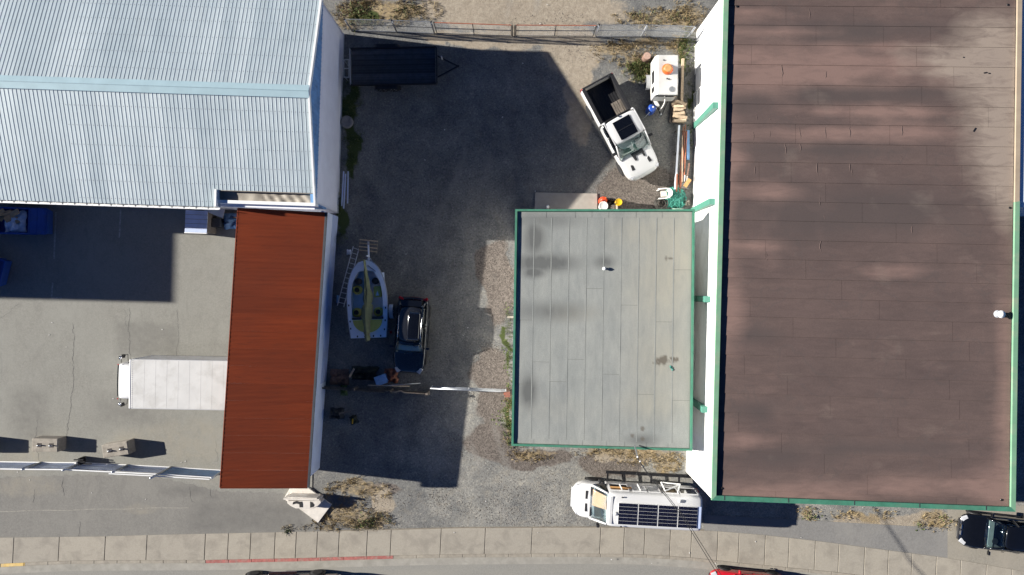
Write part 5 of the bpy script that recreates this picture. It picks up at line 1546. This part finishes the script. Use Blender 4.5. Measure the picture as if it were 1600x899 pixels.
for k, (x0,y0,x1,y1,z) in enumerate(((537,268,534,322,.25),(540,272,537,326,.2),(544,268,543,318,.15))):
    o = MB().bar(P(x0,y0,z+.5), P(x1,y1,z), .07, .04).build('plank', M['dado_paint'])
    tag(o, ('grey plank nearest the white wall, leaning below the tyre','middle grey plank of three leaning by the white wall','outermost grey plank of three leaning by the white wall')[k], 'plank', 'planks leaning on the gable wall')
# ladder
la, lb_ = (P(552,385,.35),P(561,388,.35)), (P(527,478,.25),P(537,480,.25))
ld = thing('ladder', 'aluminium ladder lying on the ground beside the boat', 'ladder', P(544,432))
for k in range(2): MB().bar(la[k], lb_[k], .035, .08).build('rail', M['galv_light'], ld, world=True)
for k in range(12):
    u = (k+.3)/12; MB().bar(la[0].lerp(lb_[0],u), la[1].lerp(lb_[1],u), .035, .035).build('rung', M['galv_light'], ld, world=True)
q = P(575,384,.5)
rk = thing('slatted_rack', 'pale slatted wooden rack lying at the bow of the boat', 'rack', (q.x,q.y,0), R(-6))
for k in range(4): MB().b2(-.52,.52,-.33+k*.2,-.27+k*.2,.42,.46).build('slat', M['lumber'], rk)
for x in (-.5,.0,.5): MB().b2(x-.03,x+.03,-.40,.40,.36,.415).build('bearer', M['old_lumber'], rk)
for x in (-.45,.45):
    for y in (-.3,.3): MB().b2(x-.03,x+.03,y-.03,y+.03,0,.36).build('leg', M['old_lumber'], rk)
q = P(544,394,.2); tag(crumple(q.x,q.y,.03,.25,.3,.25,2,6).build('plastic_bag', M['gel_white'], smooth=True), 'small pale plastic bag beside the ladder top', 'bag')
q = P(527,468,.2); tag(crumple(q.x,q.y,.03,.16,.45,.15,6,6).build('rag', M['blue_tarp'], smooth=True), 'pale blue rag beside the foot of the ladder', 'rag')
q = P(595,594,.7)
bt = thing('blue_tub', 'bright blue plastic tub standing behind the board fence', 'tub', (q.x,q.y,0), R(20))
MB().b2(-.30,.30,-.24,.24,.05,.66).build('body', M['blue_plastic'], bt, bevel=.04)
MB().b2(-.34,.34,-.27,.27,.662,.72).build('lid', M['blue_tarp'], bt, bevel=.03)
q = P(568,584,.3); tag(crumple(q.x,q.y,.03,1.5,.8,.5,12,18).build('tarp_heap', M['canvas_dark'], smooth=True), 'dark green tarpaulin heap beside the blue tub', 'tarpaulin')
q = P(551,583,.5); o = MB().bar((q.x-.2,q.y-.25,.4),(q.x+.1,q.y+.25,.6),.10,.05).build('wood_offcut', M['lumber']); tag(o, 'pale wood offcut on the dark tarpaulin heap', 'offcut')
q = P(529,590,.3); tag(crumple(q.x,q.y,.03,1.1,.9,.45,15,14).build('scrap_heap', M['log_bark'], smooth=True), 'brown scrap heap in the corner of wall and fence', 'scrap heap')
q = P(610,588,.3); tag(crumple(q.x,q.y,.03,.8,.8,.4,18,12).build('rusty_heap', M['brown_pipe'], smooth=True), 'rusty brown heap between the blue tub and the suv', 'scrap heap')
q = P(524,648,.4); tag(crumple(q.x,q.y,.03,.85,.65,.5,22,16).build('grey_sack', M['old_rubber'], smooth=True), 'grey sack slumped by the blue wall below the fence', 'sack')
q = P(538,645,.4); o = MB().bar((q.x-.3,q.y-.06,.4),(q.x+.35,q.y+.06,.3),.09,.07).build('wood_offcut', M['old_lumber']); tag(o, 'grey timber offcut sticking out of the slumped sack', 'offcut')
q = P(552,657,.2)
yb = thing('yellow_bag', 'small dark bag with yellow trim beside the grey sack', 'bag', (q.x,q.y,0), R(20))
crumple(0,0,.03,.45,.5,.4,25,10).build('body', M['canvas_dark'], yb, smooth=True); MB().bar((-.06,-.15,.40),(.06,.12,.42),.07,.03).build('trim', M['yellow_plastic'], yb)
q = P(535,612,.4); tag(crumple(q.x,q.y,.03,.4,.6,.4,28,10).build('weed_heap', M['leaf_green'], smooth=True), 'small weedy heap just below the board fence', 'weeds')

# ------------------------------------------------------------------ clutter by the warehouse wall
q = P(1011,88,.55)
lg = thing('log_stump', 'upright cut log standing left of the white box trailer', 'log', (q.x,q.y,0))
MB().lathe([(.23,0),(.22,.3),(.225,.6)], 18).build('bark', M['log_bark'], lg, smooth=True); MB().lathe([(0,.601),(.2,.601),(.2,.612),(0,.614)], 18).build('cut_face', M['log_end'], lg)
q = P(1070,125,.3); o = MB().bar((P(1067,92,.2)), P(1065,158,.2), .14, .14).build('timber_beam', M['lumber']); tag(o, 'long pale timber beam on the ground beside the box trailer', 'beam')
q = P(1018,170,.7)
bb = thing('blue_barrel', 'blue plastic barrel standing below the box trailer', 'barrel', (q.x,q.y,0))
MB().lathe([(.22,0),(.25,.1),(.26,.4),(.25,.7),(.22,.8),(.2,.82)], 20).build('body', M['blue_plastic'], bb, smooth=True); MB().lathe([(.19,.821),(.20,.84),(.1,.85),(0,.86)], 20).build('lid', M['blue_plastic'], bb, smooth=True)
MB().lathe([(.05,.861),(.05,.90),(0,.90)], 10, (.05,.05,0)).build('bung', M['white_plastic'], bb)
MB().tube([(-.1,-.2,.75),(-.25,-.35,.6),(-.3,-.4,.3)], .02, 6).build('hose_stub', M['galv_light'], bb)
q = P(1025,163,.4); tag(MB().box((q.x,q.y,.3),(.22,.42,.6), .5).build('white_jug', M['white_plastic'], bevel=.05), 'pale plastic jug tucked behind the blue barrel', 'jug')
# stack of short boards on a pallet
q = P(1063,173,.6)
wp = thing('pallet', 'wooden pallet under the pile of short pale boards', 'pallet', (q.x,q.y,0), R(-8))
for k in range(5): MB().b2(-.45,.45,-.62+k*.29,-.48+k*.29,.12,.15).build('slat', M['old_lumber'], wp)
for x in (-.4,0,.4): MB().b2(x-.04,x+.04,-.62,.68,.0,.118).build('bearer', M['old_lumber'], wp)
wr2 = random.Random(14)
for lay in range(4):
    for k in range(6):
        o = MB().box((0,0,0),(.62+wr2.uniform(-.12,.1),.15,.05)).build('short_board', M['lumber'])
        ang = R(-8)+wr2.uniform(-.35,.35); dx, dy = wr2.uniform(-.12,.12), -.52+k*.205
        o.location = (q.x+dx+.02, q.y+dy, .19+lay*.075+wr2.uniform(0,.015)); o.rotation_euler = (wr2.uniform(-.05,.05),wr2.uniform(-.05,.05),ang)
        tag(o, 'short pale board in the pile on the pallet by the wall', 'board', 'short boards piled on the pallet')
# lumber and pipes along the wall
items = [(1061,196,1055,296,.45,.11,.10,'gel_white','long white painted beam lying left of the brown pipes','beam','white_beam'),
         (1068,198,1061,288,.35,.05,.05,'brown_pipe','brown pipe next to the long white beam','pipe','brown_pipe'),
         (1071,195,1064,292,.55,.05,.05,'brown_pipe','second brown pipe from the long white beam','pipe','brown_pipe'),
         (1073,205,1069,280,.40,.07,.04,'brown_pipe','third brown pipe from the long white beam','pipe','brown_pipe'),
         (1066,212,1066,285,.65,.04,.04,'lumber','thin pale batten lying on top of the brown pipes','batten','batten'),
         (1058,272,1057,300,.5,.08,.05,'brown_pipe','short brown board end below the white beam','board','brown_board'),
         (1063,268,1062,302,.3,.09,.05,'brown_pipe','broad brown board reaching down to the green netting','board','brown_board'),
         (1077,255,1074,275,.7,.08,.04,'log_bark','dark reddish offcut leaning on the white wall','offcut','wood_offcut'),
         (1070,274,1069,284,.6,.07,.05,'white_plastic','short white block left of two below the pipes','block','white_block'),
         (1074,273,1073,283,.6,.06,.05,'concrete_pale','short pale block right of two below the pipes','block','pale_block'),
         (1075,204,1075,250,.25,.16,.10,'blue_cladding','dark blue rolled sheet between pipes and wall','sheet roll','sheet_roll'),
         (1078,280,1070,292,.75,.22,.03,'orange_wood','orange wooden board leaning against the wall by the netting','board','wood_board')]
for (x0,y0,x1,y1,z,w_,h_,mat,lab,cat,nm) in items:
    o = (MB().tube([P(x0,y0,z),P(x1,y1,z-.05)], w_*.55, 8) if 'pipe' in nm else MB().bar(P(x0,y0,z),P(x1,y1,z-.05),w_,h_)).build(nm, M[mat]); tag(o, lab, cat)
tr_ = thing('trestle', 'low timber trestle carrying the pipes and beams along the wall', 'trestle', P(1066,245))
for y in (205,240,275):
    a, b_ = P(1057,y,.24), P(1073,y,.24); MB().bar(a,b_,.08,.08).build('bearer', M['old_lumber'], tr_, world=True)
    for q in (a,b_): MB().b2(q.x-.04,q.x+.04,q.y-.04,q.y+.04,0,.2).build('leg', M['old_lumber'], tr_, world=True)
# white pipe frames against the wall
for (y0,y1,lab) in ((64,108,'thin white pipe frame on the warehouse wall nearest the fence'),(140,190,'thin white pipe frame on the warehouse wall beside the board pile')):
    a, b_ = P(1080,y0,1.0), P(1078,y1,1.0); x = wx(a.y)-.10
    t = thing('pipe_frame', lab, 'frame', (x,a.y,0))
    for z in (.15,.8,1.5): MB().tube([(x,a.y,z),(x,b_.y,z)], .02, 6).build('rail', M['white_trim'], t, world=True)
    for yy in (a.y,(a.y+b_.y)/2,b_.y): MB().tube([(x,yy,0),(x,yy,1.5)], .02, 6).build('upright', M['white_trim'], t, world=True)
# netting heap, hose coil, chair, board
nr = random.Random(31); q = P(1056,309,.3); mb = MB()
for k in range(70):
    a = nr.uniform(0,6.28); pts_ = []; x, y, z = nr.gauss(0,.26), nr.gauss(0,.26), nr.uniform(.05,.5)
    for j in range(9):
        a += nr.uniform(-.9,.9); x += .11*math.cos(a); y += .11*math.sin(a); z = max(.03, min(.62-.8*math.hypot(x,y)**2, z+nr.uniform(-.1,.1)))
        d = math.hypot(x,y)
        if d > .62: x *= .62/d; y *= .62/d
        pts_.append((q.x+x+.12*y*-1, q.y+y, max(.03,z)))
    mb.tube(pts_, .016, 4)
tag(mb.build('green_netting', M['green_rope'], smooth=True), 'tangled turquoise netting heap by the small building corner', 'netting')
tag(crumple(q.x,q.y,.02,1.0,1.0,.38,41,14).build('green_tarp', M['green_rope'], smooth=True), 'crumpled turquoise sheet under the tangled netting', 'sheet')
q = P(1033,318,.2); hb = MB(); pts_ = []
for k in range(160):
    a = k*.36; r_ = .30 + .09*math.sin(k*.21) + nr.uniform(-.02,.02)
    pts_.append((q.x + r_*math.cos(a) + .03*math.sin(k*.11), q.y + r_*math.sin(a)*.95, .04 + .0022*k + nr.uniform(0,.02)))
tag(hb.tube(pts_, .021, 6).build('hose_coil', M['hose_black'], smooth=True), 'coil of dark hose on the gravel beside the white chair', 'hose')
q = P(1037,303,.5)
ch = thing('plastic_chair', 'white plastic armchair on the gravel beside the green netting', 'chair', (q.x,q.y,0), R(4))
MB().b2(-.16,.20,-.17,.17,.40,.44).build('seat', M['concrete_pale'], ch, bevel=.03)
arc_ = [(-.34,-.27,.64),(.12,-.28,.66),(.30,-.24,.70),(.40,-.12,.80),(.42,0,.84),(.40,.12,.80),(.30,.24,.70),(.12,.28,.66),(-.34,.27,.64)]
MB().tube(arc_, .034, 8).build('arm_rail', M['white_plastic'], ch, smooth=True)
MB().grid(lambda u, v: (.30+.08*v - .12*(2*u-1)**2, (u-.5)*.40, .44+.36*v), 6, 3).build('backrest', M['white_plastic'], ch, smooth=True, solid=.02)
for (x,y) in ((-.24,-.24),(-.24,.24),(.26,-.22),(.26,.22)): MB().bar((x,y,.42),(x*1.15,y*1.1,.0),.045,.045).build('leg', M['white_plastic'], ch)
q = P(1062,322,1.0); tag(MB().box((q.x,q.y-.12,.5),(.46,.05,1.0), .0, rx=R(8)).build('green_board', M['pale_green_board'], bevel=.01), 'pale green board propped behind the small building', 'board')
q = P(1075,316,.3); tag(crumple(q.x,q.y,.03,.35,.35,.35,51,7).build('stone', M['concrete'], smooth=True), 'grey stone lying at the foot of the green column', 'stone')
# buckets and tub behind the shop
def bucket(label, px, py, z, r, h, mat, lidm):
    q = P(px,py,z); t = thing('bucket', label, 'bucket', (q.x,q.y,0))
    MB().lathe([(r*.8,0),(r,h)], 20).build('body', M[mat], t, smooth=True); MB().lathe([(r*1.04,h-.03),(r*1.06,h+.005),(r*.98,h+.02),(r*.9,h+.005),(0,h+.006)], 20).build('lid', M[lidm], t, smooth=True)
    MB().tube([(r*math.cos(a),r*math.sin(a)*.35,h*.85+.0*a) for a in [math.pi*k/8 for k in range(9)]], .008, 4).build('handle', M['galvanised'], t)
bucket('yellow lidded bucket standing behind the small building', 967, 316, .9, .19, .9, 'yellow_plastic', 'yellow_plastic')
bucket('white round lidded tub behind the small building', 943, 322, .75, .25, .75, 'white_plastic', 'white_plastic')
q = P(943,313,.6)
rt = thing('red_tank', 'orange red fuel can behind the white tub', 'fuel can', (q.x,q.y,0), R(15))
MB().lathe([(.0,0),(.2,0),(.24,.12),(.22,.55),(.10,.68),(0,.69)], 18).build('body', M['red_plastic'], rt, smooth=True); MB().bar((-.16,0,.72),(.16,.02,.72),.05,.05).build('handle', M['red_plastic'], rt); MB().lathe([(.05,.65),(.05,.76),(0,.77)],10,(.12,.08,0)).build('cap', M['orange_plastic'], rt)
q = P(955,314,.4); tag(crumple(q.x,q.y,.03,.4,.4,.5,61,8).build('grey_bag', M['old_rubber'], smooth=True), 'grey bag between the fuel can and yellow bucket', 'bag')
for k,(px,lab) in enumerate(((958,'pale block left of the upright pipe behind the building'),(963,'pale block right of the upright pipe behind the building'))):
    q = P(px,323,.5); tag(MB().b2(q.x-.08,q.x+.08,q.y-.16,q.y+.1,.0,.55).build('concrete_lump', M['concrete_pale'], bevel=.03), lab, 'block')
q = P(960.5,320,.8); tag(MB().tube([(q.x,q.y,0),(q.x,q.y+.06,.95)],.025,8).build('upright_pipe', M['steel_dark']), 'dark upright pipe between two pale blocks behind the building', 'pipe')
q = P(856,323,.5); tag(MB().lathe([(.09,0),(.09,.5),(.05,.56),(0,.56)],12,(q.x,q.y,0)).build('standpipe', M['white_plastic'], smooth=True), 'small white standpipe at the back wall on the concrete pad', 'standpipe')
q = P(797,496,.3); tag(MB().b2(q.x-.15,q.x+.35,q.y-.06,q.y+.06,0,.20).build('concrete_step', M['concrete'], bevel=.02), 'pale concrete step at the side of the small building', 'step')

# ------------------------------------------------------------------ sign with pale base at the driveway corner
def polyp(pts, z): 
    out = []
    for x, y in pts:
        v = P(x,y,z); out.append((v.x,v.y))
    return out
sg = thing('entrance_sign', 'white entrance sign on a pale diamond slab at the driveway corner', 'sign', P(480,788))
MB().prism(polyp([(456,758),(481,762),(518,789),(497,817.5),(470,797),(443,780)], .14), .02, .14).build('base_slab', M['concrete_pale'], sg, world=True, bevel=.02)
blk_ = polyp([(449,783),(501,783),(502,786),(497,791),(489,795),(462,795),(454,791),(449,787)], .8)
MB().prism(blk_, .141, .80).build('sign_block', M['concrete_pale'], sg, world=True, bevel=.03)
a, b_ = P(443,780,1.0), P(499,781.5,1.0)
MB().bar((a.x,a.y,.57),(b_.x,b_.y,.57),.09,.86).build('sign_board', M['concrete_pale'], sg, world=True, bevel=.01)
MB().bar((a.x+.2,a.y+.075,.56),(b_.x-.15,b_.y+.075,.56),.05,.80).build('backing_board', M['concrete_pale'], sg, world=True)
lt_ = MB()
for poly in ([(457,788.5),(458,784.5),(463,783),(467,784),(472,784),(473,788),(473,793),(468,793),(467.5,788),(463,787)],[(484.5,784),(488,785),(491,789),(490,792),(484.5,793.5)]):
    lt_.prism(polyp(poly, .805), .802, .812)
lt_.build('letters', M['letter_black'], sg, world=True)

# ------------------------------------------------------------------ overhead service wires and pole
sm = thing('service_bracket', 'small white insulator bracket at the south edge of the grey roof', 'bracket', P(991,706,3.9))
a = P(991,707,3.95)
MB().bar((a.x+.02,a.y+.35,3.92),(a.x,a.y-.0,4.95),.05,.05).build('arm', M['galvanised'], sm, world=True)
for k in range(3): MB().lathe([(.0,0),(.05,.02),(.05,.06),(0,.08)],10,(P(996+4*k,714+7*k,4.9).x,P(996+4*k,714+7*k,4.9).y,4.9)).build('insulator', M['white_plastic'], sm, world=True, smooth=True)
path = [(991,707,4.9),(1000,722,4.95),(1013,742,5.05),(1040,774,5.2),(1068,810,5.35),(1095,854,5.38),(1122,898,5.4),(1200,1025,6.0),(1400,1330,8.0)]
for k, (dx, lab) in enumerate(((0,'left overhead wire crossing the camper van roof'),(5,'right overhead wire crossing the camper van roof'))):
    pts_ = [P(x + dx*(i/6.) - .6, y, z) for i,(x,y,z) in enumerate(path)]
    tag(MB().tube(pts_, .016, 5).build('overhead_wire', M['cable_black'], smooth=True), lab, 'wire')
pts_ = [P(1000,722,4.9),P(997,735,4.3),P(994,741,3.5),P(991,745,2.8)]
tag(MB().tube(pts_, .012, 5).build('drop_wire', M['cable_black'], smooth=True), 'thin wire hanging from the insulators above the dry grass', 'wire')
q = P(1400,1330,8.0)
up = thing('utility_pole', 'timber utility pole across the road carrying the overhead wires', 'utility pole', (q.x,q.y-.1,0))
MB().tube([(0,0,-.3),(0,0,9)], [.16,.11], 10).build('pole', M['old_lumber'], up, smooth=True); MB().bar((-1.1,0,8.2),(1.1,0,8.2),.1,.12).build('crossarm', M['old_lumber'], up)

# ------------------------------------------------------------------ grasses, weeds and stones (nobody could count these)
gr = random.Random(77)
m, nt, b = nmat('dry_grass')
oi = attr(nt, 'tone')
nt.links.new(mixc(nt, oi, (.13,.095,.045), (.46,.36,.20)), b.inputs['Base Color']); b.inputs['Roughness'].default_value = .85; b.inputs['Specular IOR Level'].default_value = .2
m2, nt2, b2_ = nmat('green_grass')
nt2.links.new(mixc(nt2, attr(nt2, 'tone'), (.03,.05,.012), (.14,.17,.05)), b2_.inputs['Base Color']); b2_.inputs['Roughness'].default_value = .8
def tufts(name, mat, areas, dens, hmin, hmax, label_kind='stuff'):
    V, Fc, T = [], [], []
    for (cx, cy, rx, ry, k) in areas:
        nT = int(dens*k*rx*ry/27/27*3.14)
        for _ in range(nT):
            a = gr.uniform(0,6.283); r_ = math.sqrt(gr.random())
            px, py = cx + rx*r_*math.cos(a) + gr.gauss(0,3), cy + ry*r_*math.sin(a) + gr.gauss(0,2)
            if py > interp(WALK_N, px) + 1: continue
            p = P(px, py); cl_ = fb(p.x, p.y, .9, 15)
            if cl_ < gr.uniform(-.5,.15): continue
            tone0 = gr.random()
            for _b in range(gr.randint(5,9)):
                h_ = gr.uniform(hmin,hmax); an = gr.uniform(0,6.283); ln = gr.uniform(.5,1.4)*h_; w_ = gr.uniform(.006,.012)
                bx, by = p.x+gr.gauss(0,.05), p.y+gr.gauss(0,.05)
                dx, dy = math.cos(an), math.sin(an); i0 = len(V)
                V.extend([(bx-dy*w_,by+dx*w_,.0),(bx+dy*w_,by-dx*w_,.0),(bx+dx*ln*.5+dy*w_*.7,by+dy*ln*.5-dx*w_*.7,h_*.75),(bx+dx*ln,by+dy*ln,h_)])
                Fc.append((i0,i0+1,i0+2)); Fc.append((i0,i0+2,i0+3)); tn = min(1,max(0,tone0*.6+gr.random()*.4)); T += [tn]*4
    me = bpy.data.meshes.new(name); me.from_pydata(V, [], Fc); me.materials.append(mat); attr_mesh(me, tone=T)
    return struct(link(name, me), 'stuff')
dryA = [(x,y,rx,ry,1.0) for x,y,rx,ry in GRASS]
tufts('dry_grass', m, dryA, 46, .03, .14)
tufts('green_grass', m2, [(x,y,rx,ry,1.2) for x,y,rx,ry in MOSS] + [(1030,28,60,12,.25),(1000,108,30,20,.5),(590,815,20,10,.5),(570,822,14,6,1.2),(450,829,3,4,6),(1435,818,2,3,6),(796,660,5,40,1),(600,20,60,18,.4),(1245,40,4,4,1),(1070,60,14,12,.6)], 30, .06, .22)
# broad leaved weeds along the side of the small building
lv, lf_, lt2 = [], [], []
for (cx, cy, s_, n_) in ((797,545,.22,26),(795,575,.18,16),(790,640,.3,40),(797,605,.2,24),(796,480,.15,14),(783,655,.22,24),(797,690,.2,20),(570,812,.2,18),(1435,822,.12,8),(1470,812,.2,18),(1265,803,.25,30),(560,15,.5,50),(1076,75,.3,40),(1080,230,.18,20),(1077,208,.15,16)):
    c0 = P(cx, cy)
    for _ in range(n_):
        x, y = c0.x+gr.gauss(0,s_), c0.y+gr.gauss(0,s_); z = gr.uniform(.04,.25); an = gr.uniform(0,6.28); L_ = gr.uniform(.06,.14); w_ = L_*.4
        dx, dy = math.cos(an), math.sin(an); i0 = len(lv)
        lv.extend([(x,y,z),(x+dx*L_*.5-dy*w_,y+dy*L_*.5+dx*w_,z+.03),(x+dx*L_,y+dy*L_,z-.02),(x+dx*L_*.5+dy*w_,y+dy*L_*.5-dx*w_,z+.03)]); lf_.append((i0,i0+3,i0+2,i0+1)); lt2 += [gr.random()]*4
me = bpy.data.meshes.new('weeds'); me.from_pydata(lv, [], lf_); me.materials.append(m2); attr_mesh(me, tone=lt2); struct(link('weeds', me), 'stuff')
# loose stones
m, nt, b = nmat('loose_stone')
nt.links.new(mixc(nt, attr(nt, 'tone'), (.07,.06,.052), (.36,.32,.275)), b.inputs['Base Color']); b.inputs['Roughness'].default_value = .9
lt3 = MB(); lr = random.Random(19)
for _ in range(46):
    px, py = lr.choice([(lr.uniform(20,340),lr.uniform(500,830)),(lr.uniform(560,800),lr.uniform(150,760)),(lr.uniform(640,1600),lr.uniform(760,880)),(lr.uniform(690,950),lr.uniform(5,330))])
    p = P(px, py); lt3.box((p.x,p.y,.075 if py > 822 else .05), (lr.uniform(.02,.07),lr.uniform(.02,.05),.012), lr.uniform(0,3))
struct(lt3.build('litter', M['white_plastic']), 'stuff')
V, Fc, T = [], [], []
for (cx, cy, rx, ry, n_) in ((775,440,28,75,1500),(765,600,34,70,1700),(760,690,70,34,1200),(1000,285,75,48,3200),(860,770,190,55,4200),(640,800,90,30,900),(870,60,110,40,900),(930,725,120,24,1500),(690,200,190,130,1300),(640,640,90,90,500)):
    for _ in range(n_):
        a = gr.uniform(0,6.283); r_ = math.sqrt(gr.random()); px, py = cx+rx*r_*math.cos(a), cy+ry*r_*math.sin(a)
        if py > interp(WALK_N, px)-1: continue
        p = P(px,py); s_ = gr.uniform(.010,.030); an = gr.uniform(0,6.28); i0 = len(V); ca, sa = math.cos(an)*s_, math.sin(an)*s_
        V.extend([(p.x+ca,p.y+sa,0),(p.x-sa,p.y+ca*.8,0),(p.x-ca,p.y-sa,0),(p.x+sa,p.y-ca*.8,0),(p.x+ca*.2,p.y+sa*.2,s_*.9)])
        Fc += [(i0,i0+1,i0+4),(i0+1,i0+2,i0+4),(i0+2,i0+3,i0+4),(i0+3,i0,i0+4)]; T += [gr.random()**1.8]*5
me = bpy.data.meshes.new('loose_stones'); me.from_pydata(V, [], Fc); me.materials.append(m); attr_mesh(me, tone=T); struct(link('loose_stones', me), 'stuff')
